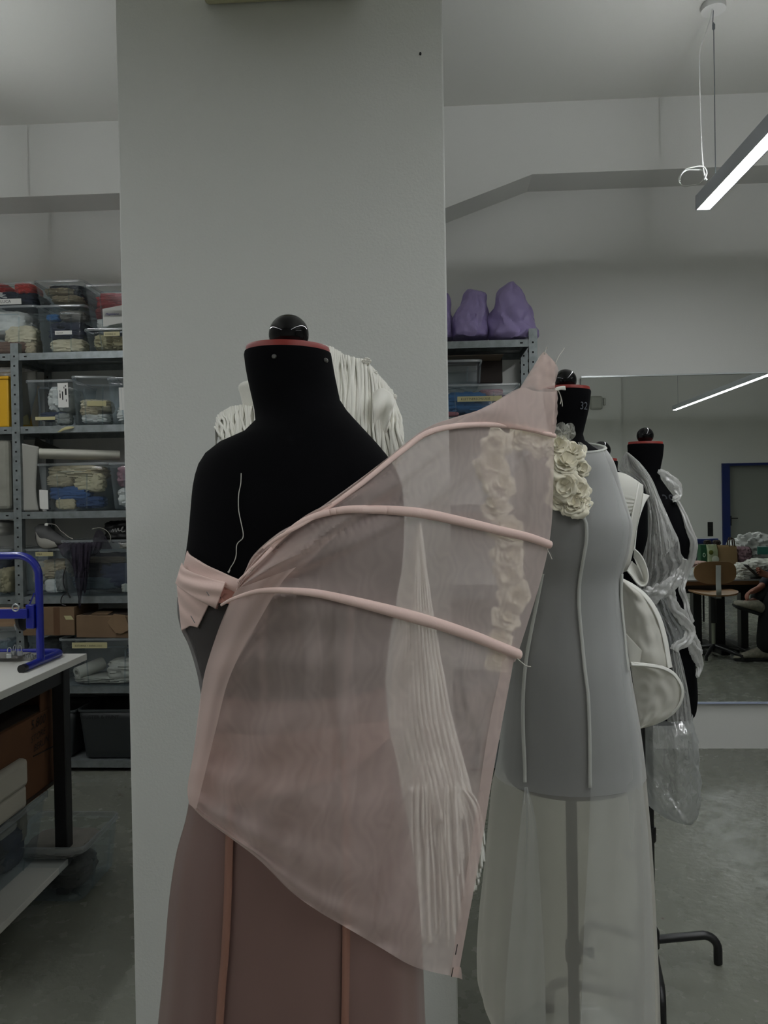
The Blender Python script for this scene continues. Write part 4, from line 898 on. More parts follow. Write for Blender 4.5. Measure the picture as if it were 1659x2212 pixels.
BEI, CRE, NAV, RED, WHI, GRY, BLU, DRK = 'b3a488', 'cbbfa2', '171e36', 'a52e30', 'd2d1cb', '7c7c78', '2c4f80', '0d0f16'
# ---- top shelf, six boxes in three stacks
B = storage_bin('clear box of beige scraps under the red and navy box, top shelf left', -58, 79, 660, 757, zb=SZ[5]+.001)
fill(B, [('cloth_scrap', 'grey white cloth', WHI, (-.1, -.1, .68), (.8, .7, .55), 1), ('cloth_scrap', 'cream rolled cloth', CRE, (.18, -.30, .42), (.62, .35, .4), 2), ('cloth_scrap', 'brown cloth', '6a4f40', (-.05, -.33, .16), (.8, .3, .28), 3), ('cloth_scrap', 'beige folded cloth', BEI, (.34, -.25, .2), (.3, .4, .36), 4)], 'in the lower left box of the top shelf')
B = storage_bin('clear box of red and navy clothes with a name strip, topmost at the left', -55, 74, 610, 660, zb=ROOTM[B['t'].name].translation.z+B['h']+.001, lab=[(-.12, .26, .06, .30, 'LUCA', .022, PAPER)])
fill(B, [('garment', 'bright red garment', 'c63a34', (-.28, -.1, .86), (.40, .75, .5), 5), ('garment', 'coral red garment', 'd1453c', (.26, -.18, .80), (.34, .6, .55), 6), ('garment', 'navy garment', NAV, (.05, -.05, .40), (.95, .85, .7), 7), ('garment', 'pale grey garment', WHI, (-.25, -.34, .5), (.45, .22, .35), 8)], 'in the topmost left box with a name strip')
B = storage_bin('clear box of navy clothes under the beige box on the top shelf', 75, 183, 658, 757, zb=SZ[5]+.001, lab=[(-.12, .22, .38, .46, 'OLIVIA', .012, PAPER)])
fill(B, [('garment', 'navy folded garment', NAV, (0, 0, .50), (.95, .9, .42), 9), ('garment', 'blue folded garment', '2f6496', (-.25, -.38, .76), (.3, .2, .14), 10), ('garment', 'stone folded garment', '6f6a61', (.18, -.3, .80), (.6, .35, .22), 11), ('garment', 'cream crumpled garment', CRE, (.05, -.3, .17), (.9, .4, .30), 12)], 'in the navy box of the top shelf')
B = storage_bin('clear box of beige clothes stacked on the navy box, top shelf', 70, 179, 604, 658, zb=ROOTM[B['t'].name].translation.z+B['h']+.001)
fill(B, [('garment', 'beige folded garment', BEI, (-.1, -.05, .62), (.75, .85, .3), 13), ('garment', 'sand folded garment', 'a8977a', (.08, -.1, .30), (.8, .8, .34), 14), ('garment', 'dark grey folded garment', '30323a', (.34, .0, .5), (.3, .8, .6), 15), ('garment', 'navy striped top garment', '2c3040', (0, .05, .84), (.85, .8, .16), 16)], 'in the beige box of the top shelf')
B = storage_bin('small clear box of cream cloth next to the column, top shelf', 179, 302, 708, 756, zb=SZ[5]+.001, lab=[(-.14, .14, .66, .84, 'DANIELE 22', .011, mat('cream_label', 'c8c29c', .8))])
fill(B, [('garment', 'cream folded garment', 'b4a984', (-.28, -.1, .45), (.4, .85, .75), 17), ('garment', 'sand folded garment', 'a99c78', (.16, -.05, .42), (.6, .85, .7), 18)], 'in the small box beside the column')
B = storage_bin('clear box with red cloth and a handwritten white sheet, top shelf right', 178, 300, 612, 708, zb=ROOTM[B['t'].name].translation.z+B['h']+.001, tap=.8, lab=[(-.17, .22, .05, .44, '', .02, PAPER, INK, 0, .08), (-.15, .18, .26, .40, 'Magdalena', .017, mat('clear_note', 'd0d0cb', .8), INKB, .3)])
fill(B, [('garment', 'red folded garment', RED, (.0, -.02, .66), (.95, .85, .42), 19), ('garment', 'dull red garment', '7a2b2a', (-.25, -.1, .38), (.5, .7, .3), 20), ('garment', 'white crumpled garment', WHI, (-.1, -.15, .15), (.8, .65, .3), 21)], 'in the red box beside the column')
# ---- second shelf
def slab(name, label, cat, xl, xr, yt, yb, Y, th, m, bev=.004, group=None):
    A, B_ = at(xl, yb, Y), at(xr, yt, Y); mb = MB().box(((A.x+B_.x)/2, Y+th/2, (A.z+B_.z)/2), (B_.x-A.x, th, B_.z-A.z))
    return single(name, mb, m, label, cat, group, bevel=bev, smooth=False)
yc_ = thing('storage_crate', 'bright yellow plastic crate at the left edge, second shelf', 'crate', (at(-20, 915, SF).x, SF+.18, SZ[4]))
YEL = mat('yellow_plastic', 'c99a12', 0.45)
A, B_ = at(-75, 915, SF+.01), at(15, 812, SF+.01)
MB().box(((A.x+B_.x)/2, SF+.18, (SZ[4]+B_.z)/2), (B_.x-A.x, .32, B_.z-SZ[4]-.002)).build('tub', YEL, yc_, bevel=.008, smooth=False)
MB().box(((A.x+B_.x)/2, SF+.18, B_.z-.008), (B_.x-A.x+.012, .335, .016)).build('rim', YEL, yc_, bevel=.004, smooth=False)
single('bubble_bag', MB().lump(((A.x+B_.x)/2+.08, SF+.15, B_.z+.032), (.2, .2, .06), 31, fold=.1), FILM, 'crumpled clear bag lying on the yellow crate', 'bag')
def curl(name, label, pts, Y, dy, m, n=24):
    L_ = resample(pts[0], n); R_ = resample(pts[1], n); mb = MB(); rows = []
    for j in range(9):
        v = j/8; rows.append([at(lerp(L_[i][0], R_[i][0], v), lerp(L_[i][1], R_[i][1], v), Y+dy*v*v+.012*math.sin(v*PI)) for i in range(n)])
    mb.grid(rows); return single(name, mb, m, label, 'paper', solid=.002)
PPG = mat('grey_pattern_paper', '77766f', 0.85)
curl('pattern_paper', 'curled grey sheet of pattern paper behind the barcode box', [[(40, 806), (36, 850), (42, 885), (38, 916)], [(80, 800), (80, 840), (70, 880), (64, 916)]], SF+.06, .08, PPG)
curl('pattern_paper', 'small yellowed paper offcut between the post and the barcode box', [[(37, 890), (36, 905), (37, 918)], [(56, 872), (60, 895), (66, 918)]], SF+.05, .06, mat('yellow_paper', '8f8b66', .85))
B = storage_bin('clear box with a white barcode label, second shelf', 52, 154, 820, 919, zb=SZ[4]+.001, lab=[(.20, .42, .40, .92, '', .01, PAPER), (-.30, .12, .14, .21, '', .01, TAPEY)])
bl = [c for c in B['t'].children if c.name.startswith('label')][0]
b = MB()
for (u0, u1, q0, q1) in ((.24, .26, .60, .70), (.29, .315, .56, .74), (.245, .255, .72, .77), (.355, .39, .66, .80), (.37, .385, .52, .57), (.33, .345, .80, .84), (.36, .38, .84, .87)):
    b.quad(*[fpt(B, u, q, .0056) for u, q in ((u0, q0), (u1, q0), (u1, q1), (u0, q1))])
b.build('barcode', INK, bl, local=True, smooth=False)
fill(B, [('cloth_scrap', 'white crumpled cloth', WHI, (.12, -.05, .60), (.62, .8, .6), 22), ('cloth_scrap', 'navy cloth', '1f2a44', (-.02, -.3, .22), (.75, .3, .2), 23), ('cloth_scrap', 'grey cloth', '8a8a84', (.25, -.35, .16), (.45, .25, .26), 24)], 'in the box with the barcode label')
B = storage_bin('clear box set askew with cream cloth and a yellow strip, second shelf', 156, 246, 812, 919, Y0=SF+.05, depth=.28, rz=.22, zb=SZ[4]+.001, lab=[(-.15, .28, .40, .50, '', .01, TAPEY)])
fill(B, [('cloth_scrap', 'cream folded cloth', CRE, (0, -.1, .42), (.9, .75, .26), 25), ('cloth_scrap', 'sand folded cloth', BEI, (-.15, -.2, .30), (.6, .6, .2), 26), ('cloth_scrap', 'white folded cloth', WHI, (.0, -.15, .15), (.85, .7, .2), 27)], 'in the askew box of the second shelf')
B = storage_bin('clear box with a white paper sheet, half hidden by the column, second shelf', 228, 338, 814, 919, Y0=SF-.005, zb=SZ[4]+.001, lab=[(-.25, .3, .3, .78, '', .01, PAPER)])
fill(B, [('cloth_scrap', 'tan cloth', '8c7a66', (0, 0, .7), (.9, .8, .3), 28), ('cloth_scrap', 'white cloth', WHI, (-.1, -.1, .22), (.85, .75, .4), 29)], 'in the half hidden box of the second shelf')
b = MB(); sheet(b, [(123, 934), (135, 925), (148, 921), (160, 922)], [(130, 934), (140, 929), (150, 927), (159, 925)], 14, 4, lambda x, y, u, v: SF-.004-.012*math.sin(u*PI))
single('tape_strip', b, TAPEY, 'torn strip of masking tape stuck to the second shelf edge', 'tape', solid=.0006)
# ---- third shelf
slab('felt_stack', 'pale grey folded felt standing at the left edge, third shelf', 'felt', -70, 19, 950, 1102, SF+.03, .22, cloth('8a897f'), .02)
curl('pattern_paper', 'tall grey paper sheet bent beside the post, third shelf', [[(38, 956), (39, 1010), (39, 1060), (40, 1103)], [(84, 965), (80, 1010), (78, 1060), (84, 1103)]], SF+.012, .03, mat('light_grey_paper', '9a9992', .85))
curl('pattern_paper', 'dark pointed paper sheet sticking up behind the white roll', [[(74, 962), (90, 968), (120, 975), (150, 982)], [(77, 944), (95, 954), (130, 968), (160, 976)]], SF+.2, .03, mat('dark_paper', '4c4c48', .85))
B = storage_bin('clear box of cream and blue cloth under the white roll, third shelf', 76, 232, 1000, 1102, zb=SZ[3]+.001, tap=.86, lab=[(-.46, -.34, .06, .46, '', .01, PAPER, INK, 0, -.02)])
fill(B, [('cloth_scrap', 'cream bundled cloth', CRE, (-.05, -.1, .80), (.85, .8, .32), 32), ('cloth_scrap', 'ivory crumpled cloth', 'bfb494', (.2, -.32, .58), (.5, .3, .42), 33), ('cloth_scrap', 'sand crumpled cloth', 'a3977c', (-.25, -.34, .62), (.45, .3, .28), 34), ('cloth_scrap', 'blue pleated cloth', '2c4f80', (-.12, -.3, .36), (.7, .36, .32), 35), ('cloth_scrap', 'deep blue cloth', '1f3a62', (.22, -.3, .16), (.5, .36, .26), 36), ('cloth_scrap', 'ivory small scrap', 'b8ab8b', (-.18, -.38, .15), (.36, .2, .28), 37)], 'in the box under the white roll')
B = storage_bin('clear box with pink and white cloth beside the column, third shelf', 231, 350, 998, 1101, zb=SZ[3]+.001)
fill(B, [('cloth_scrap', 'pink cloth', '8d6a72', (-.1, -.05, .70), (.85, .8, .5), 38), ('cloth_scrap', 'white cloth', WHI, (-.12, -.15, .25), (.8, .7, .45), 39)], 'in the pink box of the third shelf')
p0, p1 = at(86, 989, SF+.0), at(258, 993, SF+.16)
b = MB(); d = (p1-p0).normalized(); up = Vector((0, 0, 1)); sd = d.cross(up)
rr = [[p0+(p1-p0)*q+(sd*math.cos(a)*.066*s+up*math.sin(a)*.026*s) for a in [k/24*2*PI for k in range(24)]] for q, s in ((.12, .6), (0, .9), (0, 1.0), (1, 1.0))]
b.loft(rr, False, True); b.v = [p+Vector((0, 0, .022)) for p in b.v]
t_ = single('vinyl_roll', b, mat('white_vinyl', 'b9b8ac', .6), 'flattened white roll lying across the cream and blue box', 'roll', solid=.003)
# ---- fourth shelf
B = storage_bin('clear box with beige pieces left of the shelf post, fourth shelf', -70, 21, 1187, 1289, zb=SZ[2]+.001)
fill(B, [('cloth_scrap', 'cream stiff cloth', 'a29674', (.25, -.2, .3), (.5, .6, .55), 41), ('cloth_scrap', 'dark blue cloth', '26324a', (-.2, 0, .6), (.7, .8, .5), 42)], 'in the box left of the post, fourth shelf')
b = MB().lump(at(-5, 1141, SF+.1), (.13, .26, .085), 43, fold=.08); single('fabric_roll', b, cloth(WHI), 'fat white fabric roll left of the post above the fourth shelf box', 'roll')
B = storage_bin('clear box with a tape label reading MILA, fourth shelf', 46, 146, 1185, 1287, zb=SZ[2]+.001, lab=[(-.20, .18, .84, .93, 'MILA', .013)])
fill(B, [('cloth_scrap', 'beige crumpled cloth', BEI, (.05, -.1, .52), (.85, .7, .42), 44), ('cloth_scrap', 'pale grey cloth', 'a19e93', (-.28, -.25, .45), (.4, .4, .5), 45), ('cloth_scrap', 'white folded card', WHI, (.08, -.36, .18), (.5, .15, .3), 46), ('cloth_scrap', 'grey cloth', GRY, (.3, -.3, .3), (.3, .4, .5), 47)], 'in the box labelled MILA')
B = storage_bin('large clear box of dark cloth with tulle hanging out, fourth shelf', 128, 330, 1166, 1290, Y0=SF-.02, zb=SZ[2]+.001, tap=.88)
fill(B, [('cloth_scrap', 'black blue cloth', DRK, (0, 0, .45), (.95, .85, .55), 48), ('cloth_scrap', 'navy cloth', '14203a', (.15, -.3, .35), (.6, .3, .5), 49), ('cloth_scrap', 'dim brown cloth', '4d463c', (-.05, -.38, .62), (.55, .14, .12), 50), ('cloth_scrap', 'pale scrap', 'a7a79c', (.22, -.42, .12), (.16, .08, .16), 51), ('cloth_scrap', 'teal grey cloth', '2f3d44', (-.2, -.36, .2), (.6, .2, .24), 52), ('cloth_scrap', 'white puffy cloth', 'a9a496', (.2, .1, .9), (.4, .5, .24), 53)], 'in the dark cloth box of the fourth shelf')
TUL = sheer('dark_tulle', '4a4450', 0.34, 0.3, 0.4, var=.2, vscale=20)
b = MB()
for (L_, R_, sd, yo) in (([(124, 1178), (140, 1172), (160, 1174), (186, 1172), (198, 1176)], [(132, 1196), (146, 1210), (158, 1226), (172, 1236), (190, 1218)], 1, .0), ([(150, 1176), (162, 1173), (176, 1174), (188, 1176)], [(166, 1270), (170, 1300), (173, 1318), (178, 1284)], 2, .012), ([(172, 1174), (182, 1172), (200, 1172)], [(174, 1262), (184, 1282), (190, 1240)], 3, .02), ([(190, 1174), (206, 1170), (222, 1172)], [(188, 1205), (204, 1200), (216, 1192)], 4, .006)):
    sheet(b, L_, R_, 40, 34, lambda x, y, u, v: SF-.034-yo-.022*math.sin(v*PI)-.008*math.sin(u*19+v*4+sd), wob=lambda u, v: (5*nz(u*4, v*5, sd)*v, 3*nz(u*6, v*3, sd+4)))
single('tulle_scrap', b, TUL, 'dark violet tulle hanging over the front of the large dark box', 'tulle', solid=.001)
b = MB(); sheet(b, [(200, 1165), (210, 1145), (222, 1150), (238, 1178)], [(205, 1184), (215, 1186), (228, 1186), (243, 1186)], 30, 16, lambda x, y, u, v: SF-.03-.03*math.sin(u*PI)*(1-v)); single('tulle_scrap', b, TUL, 'grey tulle peak standing on the rim of the large dark box', 'tulle', solid=.001)
b = MB().tube(resample([tuple(at(x, y, SF-.03)) for x, y in ((199, 1143), (215, 1140), (230, 1146), (239, 1160), (236, 1172))], 20), .0018, 6); single('boning_wire', b, mat('pale_wire', '8d8b80', .5), 'thin pale bent boning wire above the large dark box', 'wire')
b = MB().tube(resample([tuple(at(x, y, SF-.03)) for x, y in ((142, 1226), (137, 1245), (138, 1265), (146, 1280), (152, 1292), (146, 1284), (138, 1284), (132, 1294), (133, 1305), (142, 1308))], 40), .003, 8); single('black_cable', b, BLKM, 'black cable looping down beside the large dark box', 'cable')
# transparent bag with a shoe
sh = thing('canvas_shoe', 'grey shoe tucked in a tagged plastic pouch on the fourth shelf boxes', 'shoe', at(110, 1185, SF+.1))
b = MB(); sheet(b, [(77, 1140), (84, 1134), (103, 1134), (115, 1145), (132, 1158), (150, 1168)], [(78, 1162), (84, 1178), (95, 1184), (112, 1184), (124, 1180), (128, 1172)], 40, 14, lambda x, y, u, v: SF+.06-.035*math.sin(v*PI)); b.build('upper', mat('dim_grey_canvas', '4a4a4a', .8), sh, solid=.01)
b = MB(); sheet(b, [(77, 1150), (86, 1162), (100, 1164), (118, 1172)], [(80, 1168), (86, 1180), (100, 1185), (124, 1181)], 30, 8, lambda x, y, u, v: SF+.015-.006*math.sin(v*PI)); b.build('sole', mat('pale_sole', '8b8880', .7), sh, solid=.006)
b = MB(); sheet(b, [(97, 1131), (101, 1130), (104, 1131)], [(96, 1135), (101, 1136), (104, 1135)], 4, 4, lambda x, y, u, v: SF+.02); b.build('white_tag', PAPER, sh, solid=.003)
b = MB().tube(resample([tuple(at(x, y, SF+.02)) for x, y in ((104, 1131), (120, 1134), (131, 1147), (136, 1150), (148, 1160), (158, 1164))], 24), .002, 6); b.build('strap', mat('pale_strap', '8b8880', .6), sh)
b = MB().lump(at(264, 1148, SF+.14), (.17, .16, .12), 54, fold=.12); o = single('black_bag', b, mat('black_bag_plastic', '060607', .5), 'black bag with pale script beside the column, fourth shelf', 'bag')
b = MB().tube(resample([tuple(at(x, y, SF+.045)) for x, y in ((240, 1149), (244, 1143), (245, 1149), (249, 1142), (251, 1149), (255, 1141), (257, 1147), (263, 1144), (266, 1138), (262, 1142), (264, 1149), (270, 1147))], 60), .0016, 6); b.build('script', mat('pale_script', '9b9b98', .7), o)
# ---- fifth shelf
B = storage_bin('clear box left of the shelf post, fifth shelf', -75, 22, 1380, 1480, zb=SZ[1]+.001)
fill(B, [('cloth_scrap', 'blue grey cloth', '5d6c72', (.2, -.1, .5), (.7, .8, .8), 55)], 'in the box left of the post, fifth shelf')
B = storage_bin('clear box under the closed brown carton, fifth shelf', 40, 132, 1370, 1480, zb=SZ[1]+.001, Y0=SF+.04)
fill(B, [('cloth_scrap', 'pale folded cloth', '9d9f98', (.05, -.1, .22), (.85, .8, .4), 56), ('cloth_scrap', 'dark grey cloth', '2f3536', (0, .05, .65), (.8, .7, .35), 57)], 'in the box under the closed carton')
zt1 = ROOTM[B['t'].name].translation.z+B['h']+.001
def carton(label, xl, xr, yt, Y, z0, dep, rz=0, m=CARD, name='carton'):
    A, B_ = at(xl, yt, Y), at(xr, yt, Y); w = B_.x-A.x; h = A.z/2+B_.z/2-z0
    t = thing(name, label, 'cardboard box', ((A.x+B_.x)/2, Y+dep/2, z0), rz, 'brown cardboard boxes')
    b = MB(); b.box((0, 0, h/2), (w, dep, h)); b.build('body', m, t, local=True, smooth=False, bevel=.003)
    return t, w, h, dep
t, w_, h_, d_ = carton('closed brown carton with a pale sticker, fifth shelf', 48, 160, 1312, SF-.01, zt1, .3)
b = MB(); b.poly([(w_*.30, -d_/2-.001, h_*.70), (w_*.34, -d_/2-.001, h_*.56), (w_*.49, -d_/2-.001, h_*.56), (w_*.44, -d_/2-.001, h_*.70)][::-1]); b.build('sticker', TAPEY, t, local=True, smooth=False, solid=.0008)
b = MB(); b.quad((w_*.10, -d_/2-.0006, .0), (w_*.22, -d_/2-.0006, 0), (w_*.22, -d_/2-.0006, h_), (w_*.10, -d_/2-.0006, h_)); b.build('packing_tape', mat('brown_tape', '5b4029', .5), t, local=True, smooth=False, solid=.0006)
B = storage_bin('clear box with a long handwritten tape label, fifth shelf', 124, 330, 1379, 1480, Y0=SF-.03, zb=SZ[1]+.001, tap=.86, lab=[(-.35, .02, .80, .92, 'KATARINA + ANNA LULU', .0125, None, None, .1)])
fill(B, [('cloth_scrap', 'white crumpled cloth', 'b3b1a6', (.2, -.2, .28), (.5, .6, .45), 58), ('cloth_scrap', 'pale flat cloth', 'a5a49a', (-.1, -.2, .09), (.8, .6, .14), 59), ('cloth_scrap', 'slate blue cloth', '3f5468', (.3, .1, .62), (.35, .6, .35), 60)], 'in the box with the long tape label')
zt2 = ROOTM[B['t'].name].translation.z+B['h']+.001
b = MB(); q0, q1 = at(166, 1455, SF+.02), at(222, 1432, SF+.14); dd = (q1-q0).normalized(); s1 = dd.cross(Vector((0, 0, 1))).normalized(); s2 = s1.cross(dd)
b.loft([[q0+(q1-q0)*q+(s1*math.cos(a)+s2*math.sin(a))*r for a in [k/24*2*PI for k in range(24)]] for q, r in ((.9, .018), (0, .018), (-.0, .034), (1, .034))], False, True)
single('paper_roll', b, mat('white_vinyl', 'b9b8ac', .6), 'white paper roll inside the box with the long tape label', 'roll')
t, w_, h_, d_ = carton('open brown carton with a bent flap beside the column, fifth shelf', 166, 290, 1330, SF-.02, zt2, .26, -.10)
b = MB(); b.box((0, 0, .004), (w_*.86, d_*.86, .002)); b.v = [p+Vector((0, 0, h_)) for p in b.v]; b.build('opening_shade', CARDD, t, local=True, smooth=False)  # dark plate on the solid body, painting the shade of an open mouth
b = MB(); b.poly([(w_*.08, -d_/2-.006, h_*.72), (w_*.22, -d_/2-.01, h_*1.1), (w_*.42, -d_/2-.012, h_*1.05), (w_*.5, -d_/2-.012, h_*.4), (w_*.34, -d_/2-.012, h_*.2), (w_*.24, -d_/2-.012, h_*.26)]); b.build('flap', mat('light_cardboard', '7a634a', .85), t, local=True, smooth=False, solid=.003)
b = MB(); b.poly([(-w_*.25, -d_*.45, h_+.004), (w_*.05, -d_*.45, h_+.004), (w_*.05, -d_*.2, h_+.012), (-w_*.25, -d_*.2, h_+.012)]); b.build('flap', CARD, t, local=True, smooth=False, solid=.003)
# ---- bottom shelf: dark crates
DG = mat('dark_grey_plastic', '262a2b', .5); DGR = mat('dark_grey_rim', '303536', .45)
B = storage_bin('dark grey crate left of the lettered one, bottom shelf', -10, 163, 1535, 1655, zb=SZ[0]+.001, m=DG, mr=DGR, ribs=False, name='plastic_crate', group='dark grey plastic crates')
B = storage_bin('dark grey crate lettered MUSTER PRINT, bottom shelf beside the column', 165, 330, 1533, 1655, zb=SZ[0]+.001, m=DG, mr=DGR, ribs=False, name='plastic_crate', group='dark grey plastic crates', Y0=SF+.01)
l = text_mb('MUSTER & PRINT', .027, fpt(B, -.44, .82, .006), (1, 0, 0), (0, -.06, 1)).build('lettering', mat('dull_black_pen', '0b0c0c', .8), B['t'], local=True, smooth=False)
# ---- right bay
PUR = mat('purple_plastic', '9486b4', 0.45, bump=.5, bscale=38)
def px_bag(rows, Y, seed, label):
    b = MB(); b.loft(px_rings(rows, Y, 64, 44, lambda t, s: 1+.10*nz(math.cos(t)*2.2+seed, math.sin(t)*2.2, s*3)+.22*(abs(nz(math.cos(t)*3, math.sin(t)*3+seed*2, s*2.5))-.2)+.08*(abs(nz(math.cos(t)*7, math.sin(t)*7+seed, s*6))-.2)))
    b.jitter(.016, 14, seed); return single('purple_bag', b, PUR, label, 'bag', 'stuffed purple bags on the shelf')
px_bag([(612, 1094, 1112, .02), (622, 1082, 1126, .05), (645, 1070, 1137, .08), (675, 1062, 1148, .11), (700, 1058, 1156, .13), (718, 1057, 1164, .14), (730, 1058, 1160, .145), (740, 1072, 1140, .13)], SF+.13, 2, 'tallest stuffed purple bag at the right end of the top shelf')
px_bag([(627, 1012, 1040, .02), (636, 1005, 1050, .05), (660, 992, 1053, .08), (690, 978, 1055, .11), (715, 974, 1057, .13), (729, 974, 1057, .13), (735, 980, 1050, .12)], SF+.15, 5, 'middle stuffed purple bag on the top shelf')
px_bag([(640, 935, 966, .03), (660, 925, 972, .07), (700, 918, 977, .11), (728, 916, 978, .12), (735, 922, 972, .11)], SF+.16, 8, 'purple bag mostly hidden by the column edge on the top shelf')
B = storage_bin('clear box of blue cloth with a long tape label, right shelf bay', 925, 1124, 829, 896, zb=SZ[4]+.001, tap=.92, lab=[(-.185, .30, .46, .62, 'KLETTVERSCHLÜSSE', .0165)])
fill(B, [('cloth_scrap', 'blue tangled cloth', '2f618f', (-.08, -.2, .45), (.62, .6, .7), 61), ('cloth_scrap', 'pink ribbon cloth', 'a0727a', (.22, -.3, .75), (.3, .3, .2), 62), ('cloth_scrap', 'rose flat cloth', 'a0646a', (-.34, -.38, .1), (.3, .16, .16), 63), ('cloth_scrap', 'sky blue cloth', '4a7fae', (-.22, -.36, .35), (.3, .2, .4), 64), ('cloth_scrap', 'plum cloth', '4a2f45', (.38, -.1, .4), (.25, .7, .6), 65)], 'in the box of blue cloth, right bay')
zq = ROOTM[B['t'].name].translation.z+B['h']+.001
B = storage_bin('empty clear box stacked on the box of blue cloth, right shelf bay', 930, 1042, 777, 829, zb=zq, tap=.92)
slab('dark_folder', 'dark folder leaning behind the stacked empty box', 'folder', 1032, 1085, 768, 828, SF+.2, .05, mat('dark_brown_board', '2b211c', .7))
slab('cardboard_sheet', 'thin cardboard sheet lying across the empty box, right shelf bay', 'cardboard', 930, 1088, 765, 770, SF+.03, .3, mat('dull_board', '6a5c4b', .85), .001)
# ================================================================== work table at the left
WTOP = mat('white_laminate', 'cfcec8', 0.45); WEDG = mat('laminate_edge', 'a7a59c', 0.6)
TX1, TX0, TY0, TY1, TZ = -1.285, -3.1, 1.98, 2.845, .835
tb = thing('work_table', 'white topped work table on black legs at the left edge', 'table', ((TX0+TX1)/2, (TY0+TY1)/2, 0))
MB().box(((TX0+TX1)/2, (TY0+TY1)/2, TZ-.0125), (TX1-TX0, TY1-TY0, .025)).build('tabletop', WTOP, tb, bevel=.002, smooth=False)
for x in (-1.318, -3.06):
    for y in (2.70, 2.08): MB().box((x, y, .405), (.046, .046, .81)).build('leg', BLKM, tb, smooth=False, bevel=.003)
b = MB()
for y in (2.70, 2.08): b.box(((TX0+TX1)/2, y, TZ-.05), (TX1-TX0-.1, .03, .05))
for x in (-1.318, -3.06): b.box((x, 2.39, TZ-.05), (.03, .6, .05))
b.build('frame', BLKM, tb, smooth=False)
MB().box((-2.19, 2.36, .118), (1.79, .68, .024)).build('lower_shelf', WTOP, tb, bevel=.002, smooth=False)
# blue roll holder
BLU_ = mat('blue_lacquer', '0a1a86', 0.28, coat=.3)
zt_ = TZ+.0125
rh = thing('paper_roll_holder', 'blue tubular roll holder standing on the white table', 'roll holder', (-1.9, 2.64, TZ))
for X in (-1.360, -2.72):
    sg = 1 if X > -2 else -1
    pts = [(X, 2.515, zt_), (X, 2.77, zt_)]+[(X-sg*.04*(1-math.cos(a)), 2.77+.04*math.sin(a), zt_) for a in (.5, 1.0, PI/2)]+[(X-sg*.2, 2.81, zt_)]
    MB().tube(pts, .0135, 14).build('foot_tube', BLU_, rh)
    MB().tube([(X, 2.510, zt_), (X, 2.532, zt_)], .0145, 14).build('end_cap', mat('black_plastic', '0b0b0c', 0.4), rh)
MB().tube([(-1.5, 2.81, zt_), (-2.6, 2.81, zt_)], .0135, 14).build('rear_tube', BLU_, rh)
R_ = .075; zt2_ = 1.222
pts = [(-1.36, 2.64, zt_), (-1.36, 2.64, zt2_-R_)]+[(-1.36-R_*(1-math.cos(a)), 2.64, zt2_-R_+R_*math.sin(a)) for a in [k/8*PI/2 for k in range(1, 9)]]
pts += [(-2.72+R_*(1-math.cos(a)), 2.64, zt2_-R_+R_*math.sin(a)) for a in [k/8*PI/2 for k in range(8, -1, -1)]]+[(-2.72, 2.64, zt_)]
MB().tube(pts, .0135, 14).build('arch_tube', BLU_, rh)
pb = at(60, 1325, 2.62)
b = MB().box((-2.03, 2.615, pb.z), (1.28, .012, .034)); b.build('cutter_bar', BLU_, rh, bevel=.002)
MB().box((-1.386, 2.635, pb.z-.012), (.03, .03, .085)).build('bar_bracket', BLU_, rh, bevel=.003)
MB().bar((-1.372, 2.63, 1.09), (-1.408, 2.62, pb.z-.02), .007, .004).build('tension_strip', BLU_, rh)
pr = at(53, 1335, 2.68)
MB().lathe([(.0, -.02), (.036, -.02), (.040, -.016), (.040, -.006), (.03, 0)], (-1.432, 2.68, pr.z-.005), 30, 'X').build('end_disc', mat('black_plastic', '0b0b0c', 0.4), rh)
b = MB(); 
for dy, dz in ((-.006, -.012), (.004, -.01)): b.tube([(-1.43, 2.60, pr.z+dz), (-1.425, 2.60, pr.z+dz-.02)], .0016, 6)
b.tube([(-1.43+.012*math.cos(a), 2.61, pb.z+.022+.012*math.sin(a)) for a in [k/16*2*PI for k in range(16)]], .0028, 8, closed=True); b.build('spring_clip', ALU, rh)
single('kraft_roll', MB().lathe([(.012, -1.2), (.034, -1.2), (.034, 0), (.012, 0)], (-1.455, 2.68, pr.z+.004), 30, 'X', False, False), mat('kraft_paper', '9b7f63', .8), 'pale brown paper roll held in the blue roll holder', 'paper roll')
# things lying on the table
PAP = mat('grey_paper_pile', '7e7c78', .8)
q = atz(20, 1421, TZ); single('paper_pile', MB().box((q.x-.14, q.y-.02, TZ+.007), (.5, .1, .013), .05).box((q.x-.16, q.y-.03, TZ+.017), (.48, .09, .006), -.04), PAP, 'flat pile of grey papers under the clips on the table', 'papers', smooth=False)
for k, (x, y, rz) in enumerate(((20, 1416, .3), (30, 1410, -.4), (43, 1411, .6))):
    q = atz(x, y, TZ+.03); t = thing('binder_clip', ('front', 'middle', 'rear')[k]+' silver clip standing on the papers by the blue foot', 'clip', (q.x, q.y, TZ+.021), rz, 'silver clips on the papers')
    b = MB(); b.box((0, 0, .008), (.018, .012, .016)); b.build('body', ALU, t, local=True, bevel=.002)
    b = MB(); b.tube([(-.006, 0, .012), (-.006, .004, .03), (-.003, .006, .036), (.003, .006, .036), (.006, .004, .03), (.006, 0, .012)], .0014, 6); b.build('wire_arm', ALU, t, local=True)
b = MB()
for k in range(9): q = atz(56+k*3.3, 1421+4*nz(k*.9), TZ+.02); b.tube([q, q+Vector((.012*nz(k*2.1), .01*nz(k*3.3, 2), .012)), q+Vector((.02*nz(k, 5), .02*nz(k, 8), .002))], .0018, 6)
single('wire_scrap', b, ALU, 'small heap of silver wire bits beside the blue upright', 'wire bits', kind='stuff')
